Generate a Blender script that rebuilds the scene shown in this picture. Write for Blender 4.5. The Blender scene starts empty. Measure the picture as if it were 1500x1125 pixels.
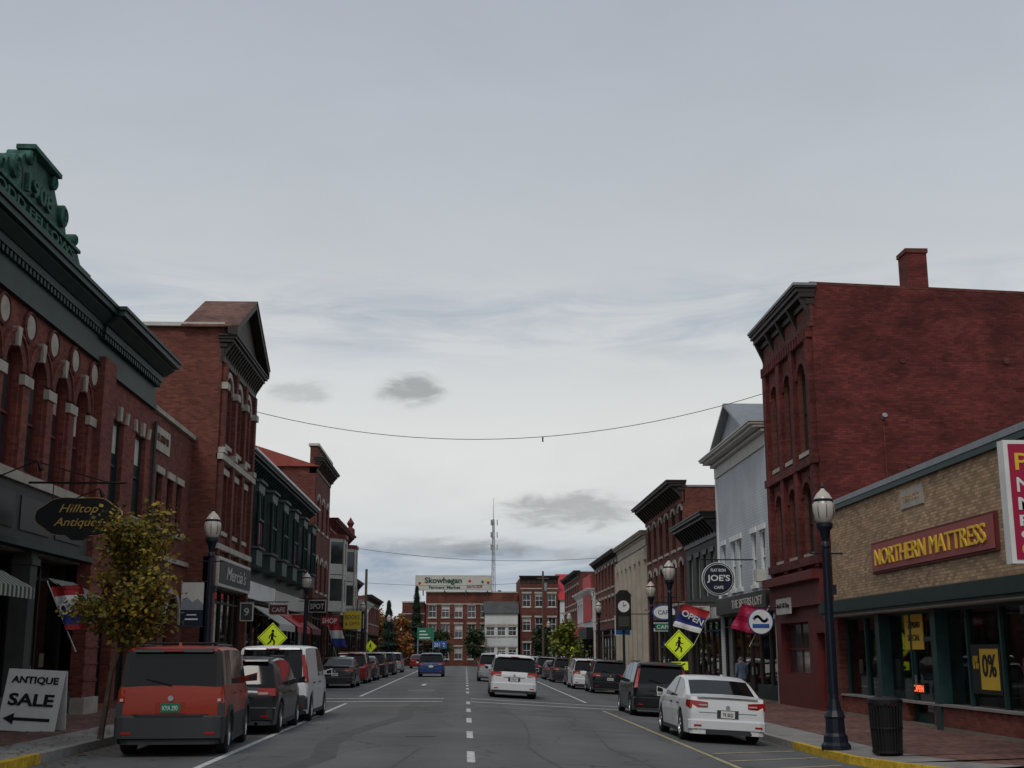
import bpy, bmesh, math, random
from mathutils import Vector, Matrix
R=random.Random(7)
sc=bpy.context.scene
C=sc.collection
pi=math.pi
# ---------------------------------------------------------------- materials
MT={}
def mk(name,col,rough=.8,var=.2,scale=1.5,bump=0.,bscale=30.,metal=0.,spec=.3,kind=None,col2=None,coat=0.,emit=0.,streak=False,patch=0.):
    if name in MT: return MT[name]
    m=bpy.data.materials.new(name); m.use_nodes=True; nt=m.node_tree; N=nt.nodes; L=nt.links
    b=N['Principled BSDF']
    b.inputs['Roughness'].default_value=rough; b.inputs['Metallic'].default_value=metal
    b.inputs['Specular IOR Level'].default_value=spec
    b.inputs['Coat Weight'].default_value=coat; b.inputs['Coat Roughness'].default_value=.05
    tc=N.new('ShaderNodeTexCoord'); P=tc.outputs['Object']
    sep=N.new('ShaderNodeSeparateXYZ'); L.new(P,sep.inputs[0])
    def mth(op,a,bb=None):
        n=N.new('ShaderNodeMath'); n.operation=op
        for i,v in enumerate((a,bb)):
            if v is None: continue
            if isinstance(v,(int,float)): n.inputs[i].default_value=v
            else: L.new(v,n.inputs[i])
        return n.outputs[0]
    no=N.new('ShaderNodeTexNoise'); no.inputs['Scale'].default_value=scale; no.inputs['Detail'].default_value=7; no.inputs['Roughness'].default_value=.65
    if streak:
        mp=N.new('ShaderNodeMapping'); mp.inputs['Scale'].default_value=streak; L.new(P,mp.inputs[0]); L.new(mp.outputs[0],no.inputs['Vector'])
    else: L.new(P,no.inputs['Vector'])
    mr=N.new('ShaderNodeMapRange'); mr.inputs[1].default_value=.3; mr.inputs[2].default_value=.7; mr.inputs[3].default_value=1-var; mr.inputs[4].default_value=1+var
    L.new(no.outputs[0],mr.inputs[0]); vfac=mr.outputs[0]
    if patch:
        n4=N.new('ShaderNodeTexNoise'); n4.inputs['Scale'].default_value=.33; n4.inputs['Detail'].default_value=5; n4.inputs['Roughness'].default_value=.7; L.new(P,n4.inputs[0])
        m4=N.new('ShaderNodeMapRange'); m4.inputs[1].default_value=.46; m4.inputs[2].default_value=.54; m4.inputs[3].default_value=1-patch; m4.inputs[4].default_value=1+patch*.4
        L.new(n4.outputs[0],m4.inputs[0]); vfac=mth('MULTIPLY',vfac,m4.outputs[0])
    base=None; bfac=None
    if kind in('brick','paver'):
        cv=N.new('ShaderNodeCombineXYZ')
        if kind=='brick':
            L.new(mth('ADD',sep.outputs[0],sep.outputs[1]),cv.inputs[0]); L.new(sep.outputs[2],cv.inputs[1])
        else:
            L.new(sep.outputs[1],cv.inputs[0]); L.new(sep.outputs[0],cv.inputs[1])
        bt=N.new('ShaderNodeTexBrick'); L.new(cv.outputs[0],bt.inputs[0])
        bt.inputs['Scale'].default_value=1; bt.inputs['Brick Width'].default_value=.23; bt.inputs['Row Height'].default_value=.078 if kind=='brick' else .11
        bt.inputs['Mortar Size'].default_value=.009; bt.inputs['Mortar Smooth'].default_value=.3
        bt.inputs['Color1'].default_value=(*[c*1.15 for c in col],1); bt.inputs['Color2'].default_value=(*[c*.6 for c in col],1)
        bt.inputs['Mortar'].default_value=(*(col2 or [c*.6+.03 for c in col]),1)
        base=bt.outputs['Color']; bfac=bt.outputs['Fac']
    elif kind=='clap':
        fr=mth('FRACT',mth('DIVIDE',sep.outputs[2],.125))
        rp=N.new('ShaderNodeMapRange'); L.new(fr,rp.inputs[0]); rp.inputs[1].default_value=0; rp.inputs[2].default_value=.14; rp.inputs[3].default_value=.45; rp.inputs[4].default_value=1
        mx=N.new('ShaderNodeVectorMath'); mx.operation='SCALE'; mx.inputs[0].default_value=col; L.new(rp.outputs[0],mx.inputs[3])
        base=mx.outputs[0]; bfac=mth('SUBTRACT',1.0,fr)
    elif kind=='stripe':
        fr=mth('GREATER_THAN',mth('FRACT',mth('DIVIDE',mth('ADD',sep.outputs[0],sep.outputs[1]),.24)),.5)
        mx=N.new('ShaderNodeMix'); mx.data_type='RGBA'; L.new(fr,mx.inputs[0]); mx.inputs[6].default_value=(*col,1); mx.inputs[7].default_value=(*col2,1); base=mx.outputs[2]
    elif kind=='asphalt':
        n2=N.new('ShaderNodeTexNoise'); n2.inputs['Scale'].default_value=90; n2.inputs['Detail'].default_value=3; L.new(P,n2.inputs[0])
        vo=N.new('ShaderNodeTexVoronoi'); vo.feature='DISTANCE_TO_EDGE'; vo.inputs['Scale'].default_value=.32
        nw=N.new('ShaderNodeTexNoise'); nw.inputs['Scale'].default_value=1.2; L.new(P,nw.inputs[0])
        ad=N.new('ShaderNodeVectorMath'); ad.operation='ADD'; L.new(P,ad.inputs[0]); L.new(nw.outputs['Color'],ad.inputs[1]); L.new(ad.outputs[0],vo.inputs['Vector'])
        cr=mth('GREATER_THAN',vo.outputs['Distance'],.008)
        wv=mth('MULTIPLY',mth('COSINE',mth('MULTIPLY',sep.outputs[0],3.3)),.08)
        g=mth('ADD',mth('MULTIPLY',n2.outputs[0],.5),.75); g=mth('ADD',g,wv); g=mth('MULTIPLY',g,mth('ADD',mth('MULTIPLY',cr,.35),.65))
        mx=N.new('ShaderNodeVectorMath'); mx.operation='SCALE'; mx.inputs[0].default_value=col; L.new(g,mx.inputs[3]); base=mx.outputs[0]; bfac=n2.outputs[0]
    if base is None:
        rg=N.new('ShaderNodeRGB'); rg.outputs[0].default_value=(*col,1); base=rg.outputs[0]
    sx=N.new('ShaderNodeVectorMath'); sx.operation='SCALE'; L.new(base,sx.inputs[0]); L.new(vfac,sx.inputs[3])
    L.new(sx.outputs[0],b.inputs['Base Color'])
    if emit:
        b.inputs['Emission Color'].default_value=(*col,1); b.inputs['Emission Strength'].default_value=emit
    if bump or bfac is not None:
        bp=N.new('ShaderNodeBump'); bp.inputs['Distance'].default_value=.012
        bp.inputs['Strength'].default_value=bump or .5
        if kind=='brick' or kind=='paver': bp.invert=True
        if bfac is not None: L.new(bfac,bp.inputs['Height'])
        else:
            n3=N.new('ShaderNodeTexNoise'); n3.inputs['Scale'].default_value=bscale; n3.inputs['Detail'].default_value=4; L.new(P,n3.inputs[0]); L.new(n3.outputs[0],bp.inputs['Height'])
        L.new(bp.outputs[0],b.inputs['Normal'])
    MT[name]=m; return m
def shopglass():
    m=bpy.data.materials.new('shop_glass'); m.use_nodes=True; nt=m.node_tree; N=nt.nodes; L=nt.links
    N.remove(N['Principled BSDF']); out=N['Material Output']
    t=N.new('ShaderNodeBsdfTransparent'); t.inputs[0].default_value=(.72,.76,.74,1)
    g=N.new('ShaderNodeBsdfGlossy'); g.inputs['Roughness'].default_value=.02; g.inputs[0].default_value=(.85,.88,.88,1)
    f=N.new('ShaderNodeFresnel'); f.inputs[0].default_value=1.8
    x=N.new('ShaderNodeMixShader'); L.new(f.outputs[0],x.inputs[0]); L.new(t.outputs[0],x.inputs[1]); L.new(g.outputs[0],x.inputs[2]); L.new(x.outputs[0],out.inputs[0])
    return m
GL=shopglass()
WG=mk('window_glass',(.03,.035,.038),.07,.6,.6,spec=.75,bump=.04,bscale=1.2)
CG=mk('car_glass',(.006,.007,.008),.04,.1,spec=.3)
BK1=mk('brick_red',(.205,.054,.038),.9,.24,.5,kind='brick',col2=(.13,.06,.05),patch=.1)
BK2=mk('brick_brown',(.172,.05,.036),.9,.26,.4,kind='brick',col2=(.12,.065,.05),patch=.14)
BK3=mk('brick_painted_red',(.142,.028,.024),.85,.38,.9,kind='brick',col2=(.08,.022,.02),streak=(.7,.7,1.9),patch=.24)
BK4=mk('brick_dark',(.15,.044,.032),.9,.25,.5,kind='brick',patch=.12)
TAN=mk('brick_tan',(.50,.33,.20),.85,.14,.4,kind='brick',col2=(.24,.17,.11),patch=.06)
STN=mk('limestone',(.38,.35,.30),.85,.25,2,.2)
GRN=mk('dark_green_metal',(.009,.027,.023),.55,.4,2,.1)
PAT=mk('copper_patina',(.035,.105,.08),.75,.6,4,.3)
BLK=mk('black_paint',(.012,.012,.013),.5,.2)
DGY=mk('dark_grey_paint',(.055,.055,.052),.7,.25,2,.1)
DBR=mk('dark_window_frame',(.03,.022,.018),.6,.2)
WHT=mk('white_paint',(.72,.72,.70),.6,.1,2)
OFF=mk('offwhite_paint',(.5,.49,.45),.7,.14,2)
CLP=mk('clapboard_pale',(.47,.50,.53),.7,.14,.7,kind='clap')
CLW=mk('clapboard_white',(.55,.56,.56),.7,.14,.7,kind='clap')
MAR=mk('maroon_paint',(.12,.022,.02),.65,.25,2)
REDP=mk('red_paint',(.42,.03,.035),.6,.12)
RST=mk('rusty_metal_roof',(.15,.07,.05),.7,.5,3.5,.2,patch=.3)
REDR=mk('red_metal_roof',(.27,.06,.045),.6,.25,2)
ROOF=mk('tar_roof',(.07,.07,.07),.95,.3,1)
GRYM=mk('grey_metal_roof',(.22,.24,.26),.5,.15,1,streak=(3,3,.3))
TEAL=mk('teal_frame',(.018,.05,.05),.5,.2)
INT=mk('shop_interior',(.20,.18,.15),.9,.5,1)
IFL=mk('shop_floor',(.2,.17,.13),.7,.2,1)
CONC=mk('concrete',(.26,.25,.235),.9,.25,1.2,.25,60)
GRAN=mk('granite_kerb',(.30,.29,.275),.85,.25,8,.2)
YEL=mk('yellow_kerb_paint',(.55,.36,.03),.7,.45,9)
PAVR=mk('brick_paving',(.19,.088,.072),.9,.3,.6,kind='paver',col2=(.11,.08,.07),patch=.12)
ASP=mk('asphalt',(.130,.130,.131),.88,.17,.22,kind='asphalt',bump=.5,patch=.07)
ASP2=mk('asphalt_seal',(.078,.078,.079),.75,.25,3)
WLN=mk('road_paint_white',(.55,.55,.53),.75,.4,6)
YLN=mk('road_paint_yellow',(.38,.32,.18),.8,.45,6)
GRS=mk('ground_soil_grass',(.07,.075,.04),.95,.4,.1)
RUB=mk('tyre_rubber',(.018,.018,.019),.85,.15)
RIM=mk('alloy_rim',(.42,.43,.45),.3,.05,metal=.8)
PLS=mk('grey_plastic',(.04,.042,.045),.6,.1)
TLR=mk('tail_lamp_red',(.33,.012,.010),.15,.1,spec=.5)
TLW=mk('tail_lamp_clear',(.5,.42,.40),.15,.1)
NAVY=mk('lamp_navy_paint',(.010,.014,.024),.4,.2)
FRST=mk('frosted_globe',(.50,.46,.40),.25,.15,spec=.5)
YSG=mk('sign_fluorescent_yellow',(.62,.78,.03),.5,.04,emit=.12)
GLD=mk('gold_letter',(.5,.33,.09),.45,.1)
LYEL=mk('yellow_letter',(.75,.48,.04),.5,.06)
SGR=mk('sign_rosewood',(.30,.075,.07),.6,.12)
CRIM=mk('sign_crimson',(.36,.015,.06),.5,.06)
BLUE=mk('flag_blue',(.03,.045,.22),.8,.1)
SBL=mk('sign_blue',(.03,.10,.32),.5,.05)
DNV=mk('sign_navy',(.012,.018,.04),.5,.1)
HGR=mk('highway_sign_green',(.02,.16,.09),.5,.05)
DGN=mk('letter_dark_green',(.008,.06,.03),.5,.05)
PINK=mk('pink_poster',(.5,.05,.16),.6,.1)
BARK=mk('bark',(.10,.075,.055),.95,.3,8,.6,30)
NEON=mk('neon_red',(1.,.12,.05),.4,0,emit=1.3)
WIRE=mk('cable',(.05,.05,.05),.7,0)
# ---------------------------------------------------------------- builder
class Obj:
    def __init__(s,name,M=None,loc=(0,0,0),rot=(0,0,0)):
        s.e=bpy.data.objects.new(name,None); C.objects.link(s.e); s.e.location=loc; s.e.rotation_euler=rot; s.e.empty_display_size=.2
        s.M=M or Matrix(); s.flip=s.M.determinant()<0; s.P={}
    def add(s,part,vs,fs,m,smooth=False,raw=False):
        p=s.P.setdefault(part,([],[],[],[])); b=len(p[0]); T=Matrix() if raw else s.M; fl=s.flip and not raw
        p[0].extend([T@Vector(v) for v in vs])
        for f in fs:
            f=[i+b for i in f]
            if fl: f.reverse()
            p[1].append(f); p[2].append(m); p[3].append(smooth)
    def box(s,part,m,x0,x1,y0,y1,z0,z1):
        x0,x1=sorted((x0,x1)); y0,y1=sorted((y0,y1)); z0,z1=sorted((z0,z1))
        v=[(x,y,z) for z in(z0,z1) for y in(y0,y1) for x in(x0,x1)]
        s.add(part,v,[(0,2,3,1),(4,5,7,6),(0,1,5,4),(2,6,7,3),(0,4,6,2),(1,3,7,5)],m)
    def hexa(s,part,m,v):
        s.add(part,v,[(0,2,3,1),(4,5,7,6),(0,1,5,4),(2,6,7,3),(0,4,6,2),(1,3,7,5)],m)
    def poly(s,part,m,pts,smooth=False): s.add(part,pts,[tuple(range(len(pts)))],m,smooth)
    def prism(s,part,m,pts,ax,a,b):
        def mp(p,t): return {'x':(t,p[0],p[1]),'y':(p[0],t,p[1]),'z':(p[0],p[1],t)}[ax]
        n=len(pts); v=[mp(p,a) for p in pts]+[mp(p,b) for p in pts]
        s.add(part,v,[tuple(range(n))[::-1],tuple(range(n,2*n))]+[(i,(i+1)%n,n+(i+1)%n,n+i) for i in range(n)],m)
    def cyl(s,part,m,p0,p1,r0,r1=None,n=10,caps=True):
        r1=r0 if r1 is None else r1; p0=Vector(p0);p1=Vector(p1); d=(p1-p0).normalized()
        a=d.orthogonal().normalized(); b=d.cross(a); v=[]
        for p,r in((p0,r0),(p1,r1)):
            for i in range(n):
                t=2*pi*i/n; v.append(p+a*(r*math.cos(t))+b*(r*math.sin(t)))
        s.add(part,v,[(i,(i+1)%n,n+(i+1)%n,n+i) for i in range(n)],m,True)
        if caps: s.add(part,v,[tuple(range(n))[::-1],tuple(range(n,2*n))],m)
    def lathe(s,part,m,prof,c=(0,0,0),ax='z',n=20,smooth=True):
        v=[]
        for r,h in prof:
            for i in range(n):
                t=2*pi*i/n; a,b=r*math.cos(t),r*math.sin(t)
                v.append({'z':(c[0]+a,c[1]+b,c[2]+h),'x':(c[0]+h,c[1]+a,c[2]+b),'y':(c[0]+a,c[1]+h,c[2]+b)}[ax])
        f=[(k*n+i,k*n+(i+1)%n,(k+1)*n+(i+1)%n,(k+1)*n+i) for k in range(len(prof)-1) for i in range(n)]
        s.add(part,v,f,m,smooth)
    def disc(s,part,m,c,r,y0,y1,n=24,rz=None):
        rz=rz or r
        s.prism(part,m,[(c[0]+r*math.cos(2*pi*i/n),c[1]+rz*math.sin(2*pi*i/n)) for i in range(n)],'y',y0,y1)
    def text(s,part,txt,m,pos,h,w=None,face='C',ext=.008,shear=0,bold=0):
        cu=bpy.data.curves.new('t','FONT'); cu.body=txt; cu.size=1; cu.extrude=.01; cu.shear=shear; cu.offset=bold; cu.resolution_u=3
        ob=bpy.data.objects.new('t',cu); C.objects.link(ob); bpy.context.view_layer.update()
        me=bpy.data.meshes.new_from_object(ob.evaluated_get(bpy.context.evaluated_depsgraph_get()))
        vs=[v.co.copy() for v in me.vertices]; fs=[tuple(p.vertices) for p in me.polygons]
        bpy.data.objects.remove(ob); bpy.data.curves.remove(cu); bpy.data.meshes.remove(me)
        if not vs: return
        x0=min(v.x for v in vs);x1=max(v.x for v in vs);y0=min(v.y for v in vs);y1=max(v.y for v in vs)
        sy=h/(y1-y0); sx=(w/(x1-x0)) if w else sy
        out=[]
        for v in vs:
            a=(v.x-(x0+x1)/2)*sx; b=(v.y-(y0+y1)/2)*sy; c=v.z*ext*100
            X,Y,Z=pos
            if face=='C': out.append((X+a,Y-c,Z+b))
            elif face=='L': out.append((X+c,Y+a,Z+b))
            elif face=='R': out.append((X-c,Y-a,Z+b))
        s.add(part,out,fs,m,raw=True)
    def done(s,sharp=.6):
        for k,(v,f,m,sm) in s.P.items():
            me=bpy.data.meshes.new(k); me.from_pydata(v,[],f)
            ms=[]
            for i,mm in enumerate(m):
                if mm not in ms: ms.append(mm); me.materials.append(mm)
                me.polygons[i].material_index=ms.index(mm); me.polygons[i].use_smooth=sm[i]
            me.update()
            if any(sm): me.set_sharp_from_angle(angle=sharp)
            ob=bpy.data.objects.new(k,me); C.objects.link(ob); ob.parent=s.e
        return s.e
def F(s,X0): return Matrix(((s,0,0,X0),(0,1,0,0),(0,0,1,0),(0,0,0,1)))
def arcp(a,b,z,rise,n=10):
    return [((a+b)/2-(b-a)/2*math.cos(pi*i/n), z-rise+rise*math.sin(pi*i/n)) for i in range(n+1)]
def wall(o,part,m,y0,y1,z0,z1,ops,w=0,dep=.24):
    ys=sorted({y0,y1,*[q for p in ops for q in p[:2]]}); zs=sorted({z0,z1,*[q for p in ops for q in p[2:4]]})
    for i in range(len(ys)-1):
        for j in range(len(zs)-1):
            cy=(ys[i]+ys[i+1])/2; cz=(zs[j]+zs[j+1])/2
            if any(p[0]<cy<p[1] and p[2]<cz<p[3] for p in ops): continue
            o.poly(part,m,[(w,ys[i],zs[j]),(w,ys[i+1],zs[j]),(w,ys[i+1],zs[j+1]),(w,ys[i],zs[j+1])])
    for p in ops:
        a,b,c,d=p[:4]; rise=p[4] if len(p)>4 else 0
        if rise:
            A=arcp(a,b,d,rise); n=len(A)//2
            o.poly(part,m,[(w,y,z) for y,z in A[:n+1]]+[(w,a,d)])
            o.poly(part,m,[(w,y,z) for y,z in A[n:]]+[(w,b,d)])
            for i in range(len(A)-1):
                o.poly(part,m,[(w,*A[i]),(w,*A[i+1]),(w-dep,*A[i+1]),(w-dep,*A[i])])
        else: o.poly(part,m,[(w,a,d),(w,b,d),(w-dep,b,d),(w-dep,a,d)])
        o.poly(part,m,[(w,a,c),(w-dep,a,c),(w-dep,a,d-rise),(w,a,d-rise)])
        o.poly(part,m,[(w,b,c),(w,b,d-rise),(w-dep,b,d-rise),(w-dep,b,c)])
        o.poly(part,m,[(w,a,c),(w,b,c),(w-dep,b,c),(w-dep,a,c)])
def band(o,part,m,a,b,z,rise,t,w0,w1):
    A=arcp(a,b,z,rise,12); B=arcp(a-t,b+t,z+t,rise+t,12)
    for i in range(12):
        v=[(w,*q) for w in(w0,w1) for q in(A[i],A[i+1],B[i],B[i+1])]
        o.hexa(part,m,v)
def window(o,op,w=0,dep=.2,fr=DBR,sill=None,hood=None,mun=1,glass=None,key=None):
    a,b,c,d=op[:4]; rise=op[4] if len(op)>4 else 0
    g=w-dep; t=.06
    o.poly('window_glass',glass or WG,[(g,a-.02,c-.02),(g,b+.02,c-.02),(g,b+.02,d+.02),(g,a-.02,d+.02)])
    o.box('window_frames',fr,g,g+.07,a,a+t,c,d-rise); o.box('window_frames',fr,g,g+.07,b-t,b,c,d-rise)
    o.box('window_frames',fr,g,g+.072,a+t,b-t,c,c+t*1.3)
    if rise: band(o,'window_frames',fr,a+t,b-t,d-t,rise-t,t,g,g+.07)
    else: o.box('window_frames',fr,g,g+.072,a+t,b-t,d-t,d)
    mz=c+(d-rise-c)*(.5 if not rise else .55)
    o.box('window_frames',fr,g,g+.05,a+t,b-t,mz-.03,mz+.03)
    if mun: o.box('window_frames',fr,g,g+.035,(a+b)/2-.015,(a+b)/2+.015,c+t,d-t-(.0 if not rise else .02))
    if R.random()<.45: 
        zz=d-(d-c)*R.uniform(.15,.5)
        o.poly('window_shades',R.choice([OFF,DGY,STN]),[(g+.004,a+t,zz),(g+.004,b-t,zz),(g+.004,b-t,d-rise-t),(g+.004,a+t,d-rise-t)])
    if sill: o.box('window_sills',sill,w-.1,w+.09,a-.1,b+.1,c-.14,c+.005)
    if hood:
        if rise: band(o,'window_hoods',hood,a,b,d,rise,.2,w-.02,w+.06)
        else: o.box('window_hoods',hood,w-.03,w+.06,a-.12,b+.12,d+.003,d+.22)
    if key:
        m=(a+b)/2; o.prism('keystones',key,[(m-.08,d-.02),(m+.08,d-.02),(m+.14,d+.38),(m-.14,d+.38)],'x',w,w+.1)
def cornice(o,m,y0,y1,z0,z1,pr,br=None,ov=.15,m2=None,w=0,part='cornice',small=False):
    h=z1-z0
    o.box(part,m2 or m,w-.06,w+.07,y0-.0,y1+.0,z0,z0+h*.55)
    o.box(part,m,w-.1,w+pr*.35,y0-ov*.3,y1+ov*.3,z0+h*.55,z0+h*.68)
    if small:
        o.box(part,m,w-.05,w+.13,y0,y1,z0-.02,z0+.1)
        o.prism(part,m,[(w-.1,z0+h*.68),(w+pr*.42,z0+h*.68),(w+pr*.8,z0+h*.80),(w+pr*.8,z0+h*.84),(w-.1,z0+h*.84)],'y',y0-ov*.7,y1+ov*.7)
    else: o.box(part,m,w-.12,w+pr*.8,y0-ov*.7,y1+ov*.7,z0+h*.72,z0+h*.84)
    o.box(part,m,w-.14,w+pr,y0-ov,y1+ov,z0+h*.84,z1-h*.06); o.box(part,m,w-.16,w+pr+.05,y0-ov-.05,y1+ov+.05,z1-h*.06,z1)
    if br:
        n=max(1,int((y1-y0)/br)); 
        for i in range(n+1):
            y=y0+.1+(y1-y0-.2)*i/n
            if small: o.box(part,m,w+.07,w+pr*.3,y-.06,y+.06,z0+h*.45,z0+h*.55)
            else: o.prism(part,m,[(w+.06,z0+h*.15),(w+pr*.25,z0+h*.3),(w+pr*.78,z0+h*.72),(w+.06,z0+h*.72)],'y',y-.07,y+.07)
def shop(o,y0,y1,z0,z1,fr,kick,n,doors=(),w=0,rec=.25,kh=.55,trans=True,seed=1,items=True):
    rr=random.Random(seed); g=w-rec
    D=w-3.2
    o.box('shop_interior',INT,D-.05,D,y0,y1,z0,z1)
    o.box('shop_interior',INT,D,g-.05,y0,y0+.04,z0,z1); o.box('shop_interior',INT,D,g-.05,y1-.04,y1,z0,z1)
    o.box('shop_floor',IFL,D,w-.02,y0,y1,z0-.1,z0+.02); o.box('shop_ceiling',INT,D,w-.02,y0,y1,z1-.05,z1)
    W=(y1-y0)/n
    for i in range(n):
        a=y0+W*i; b=a+W; dr=i in doors
        k=z0+(.25 if dr else kh)
        o.box('shopfront_base',fr if dr else kick,g-.05,w-.03 if not dr else g+.04,a,b,z0,k)
        o.poly('shop_glass',GL,[(g,a,k),(g,b,k),(g,b,z1),(g,a,z1)])
        o.box('shopfront_frames',fr,g-.05,g+.08,a-.045,a+.045,z0,z1)
        if dr:
            o.box('shopfront_frames',fr,g-.02,g+.05,a+.045,a+.16,k,z0+2.1); o.box('shopfront_frames',fr,g-.02,g+.05,b-.16,b-.045,k,z0+2.1)
            o.box('shopfront_frames',fr,g-.02,g+.05,a,b,z0+2.05,z0+2.17); o.box('door_handle',RIM,g+.05,g+.1,b-.24,b-.2,z0+.9,z0+1.2)
        elif items:
            for _ in range(3):
                yy=rr.uniform(a+.3,b-.4); hh=rr.uniform(.3,1.2); ww=rr.uniform(.12,.4); dd=g-rr.uniform(.3,1.4)
                mm=rr.choice([OFF,MAR,SBL,STN,PINK,LYEL,DGY,WHT])
                if rr.random()<.4: o.lathe('shop_display',mm,[(ww*.3,z0+.3),(ww*.7,z0+.3+hh*.4),(ww*.35,z0+.3+hh*.75),(ww*.2,z0+.35+hh),(0,z0+.4+hh)],(dd-.2,yy,0),n=10)
                else: o.box('shop_display',mm,dd-.3,dd,yy-ww,yy+ww,z0+.3,z0+.5+hh)
            if rr.random()<.6:
                yy=(a+b)/2+rr.uniform(-.2,.2); zz=z0+rr.uniform(1.1,1.6)
                o.box('window_posters',rr.choice([WHT,LYEL,OFF,REDP,OFF]),g-.02,g-.012,yy-.18,yy+.18,zz,zz+rr.uniform(.3,.5))
        if trans: o.box('shopfront_frames',fr,g-.05,g+.06,a+.045,b-.045,z1-.55,z1-.47)
    o.box('shopfront_frames',fr,g-.05,g+.08,y1-.045,y1+.0,z0,z1); o.box('shopfront_frames',fr,g-.05,g+.1,y0,y1,z1-.12,z1-.004)
def shell(o,m,y0,y1,dep,z0,zt,roofm=None,side=None,zb=None):
    side=side or m; zb=zb or zt
    for y in (y0,y1):
        q=[(0,y,z0),(-dep,y,z0),(-dep,y,zb),(0,y,zt)]
        o.poly('side_walls',side,q if y==y0 else q[::-1])
    o.poly('back_wall',side,[(-dep,y0,z0),(-dep,y1,z0),(-dep,y1,zb),(-dep,y0,zb)])
    o.poly('roof',roofm or ROOF,[(0,y0,zt-.25),(0,y1,zt-.25),(-dep,y1,zb-.25),(-dep,y0,zb-.25)])
    o.box('parapet',side,-.3,-.001,y0+.001,y1-.001,zt-.6,zt-.002)
def cop(o,m,y0,y1,dep,zt,zb,t=.1,e=.06):
    for y in(y0,y1):
        v=[(0+e,y-e-.1,zt),(0+e,y+e+.1,zt),(-dep,y-e-.1,zb),(-dep,y+e+.1,zb)]
        v+= [(a,b,c+t) for a,b,c in v]
        o.hexa('coping',m,v)
def gz(x): return 0. if x<0 else -.055*min(x,8.5)
# ================================================================ GROUND / ROAD
o=Obj('ground'); xs=[-2500,-60,0,4,8.5,60,2500]; ys=[-500,-40,60,170,600,3500]
for i in range(len(xs)-1):
    for j in range(len(ys)-1):
        o.poly('terrain',GRS,[(xs[i],ys[j],gz(xs[i])-.06),(xs[i+1],ys[j],gz(xs[i+1])-.06),(xs[i+1],ys[j+1],gz(xs[i+1])-.06),(xs[i],ys[j+1],gz(xs[i])-.06)])
o.done()
LC=[(-40,-6.5),(50,-6.5),(52.5,-7.5),(148,-7.5),(150,-9.5)]
RC=[(-40,10.6),(17,10.6),(20.3,10.2),(21.2,9.4),(22,8.6),(23,7.8),(24.2,7.3),(26,7.2),(50,7.2),(52.5,8.5),(148,8.5),(150,10.5)]
def cx(T,y):
    for (a,p),(b,q) in zip(T,T[1:]):
        if a<=y<=b: return p+(q-p)*(y-a)/(b-a)
    return T[-1][1]
o=Obj('road'); ys=sorted({p[0] for p in LC+RC}|set(range(-40,151,10)))
for a,b in zip(ys,ys[1:]):
    def X(y,t):
        l=cx(LC,y); r=cx(RC,y); return [l,0,r*.5,r][t]
    for t in range(3):
        p=[(X(a,t),a),(X(a,t+1),a),(X(b,t+1),b),(X(b,t),b)]
        o.poly('carriageway',ASP,[(x,y,gz(x)) for x,y in p])
for (x0,x1) in((-90,0),(0,8.5),(8.5,90)):
    o.poly('carriageway',ASP,[(x0,150,gz(x0)),(x1,150,gz(x1)),(x1,166,gz(x1)),(x0,166,gz(x0))])
o.done()
o=Obj('road_markings')
def strip(x0,y0,x1,y1,wd,m,part='lines',h=.006):
    d=Vector((x1-x0,y1-y0)); L=d.length; n=max(1,int(L/1.5)); d/=L; q=Vector((-d.y,d.x))*wd/2
    for i in range(n):
        a=Vector((x0,y0))+d*L*i/n; b=Vector((x0,y0))+d*L*(i+1)/n
        pts=[a-q,b-q,b+q,a+q]
        o.poly(part,m,[(p.x,p.y,gz(p.x)+h) for p in pts])
y=-8.
while y<146:
    if not 43<y<49: strip(.1,y,.1,y+2.2,.13,WLN)
    y+=5.6
strip(-3.85,-20,-4.0,43,.12,WLN); strip(-4.1,50,-4.6,140,.12,WLN)
strip(4.7,-20,4.65,43,.11,YLN); strip(4.75,50,5.2,140,.12,WLN)
for yy in(44.6,47.6): strip(-6.3,yy,7.0,yy,.34,WLN)
strip(-3.2,41.2,4.2,41.2,.12,YLN)
for k in range(8): strip(4.8,13+k*1.7,7.0,15.2+k*1.7,.10,YLN)
strip(2.0,66,2.0,70,.2,WLN); strip(-2.2,66,-2.2,70,.2,WLN); strip(-2.6,58,-1.4,58,.3,WLN)
def tar(P,w,h=.003):
    for a,b in zip(P,P[1:]): strip(*a,*b,w,ASP2,'crack_seal',h)
tar([(-2.9,14),(-2.75,18),(-2.3,21),(-2.55,24),(-2.5,27),(-2.0,31),(-1.6,34),(-1.75,38),(-1.6,43)],.42)
tar([(1.3,12),(1.45,15),(1.6,19),(1.3,22),(1.2,24),(1.4,28),(1.5,33),(1.1,43)],.06)
tar([(2.9,16),(3.1,21),(2.8,25),(3.2,33)],.05)
tar([(-.9,16),(-1.1,19),(-.8,23)],.05)
for yy in(18.5,30.2,37): tar([(-3.7,yy),(-1.2,yy+.25),(1.0,yy+.1),(4.6,yy+.4)],.05,.0035)
o.box('manhole',PLS,-1.2,-.6,26,26.6,.002,.009)
o.done()
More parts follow.
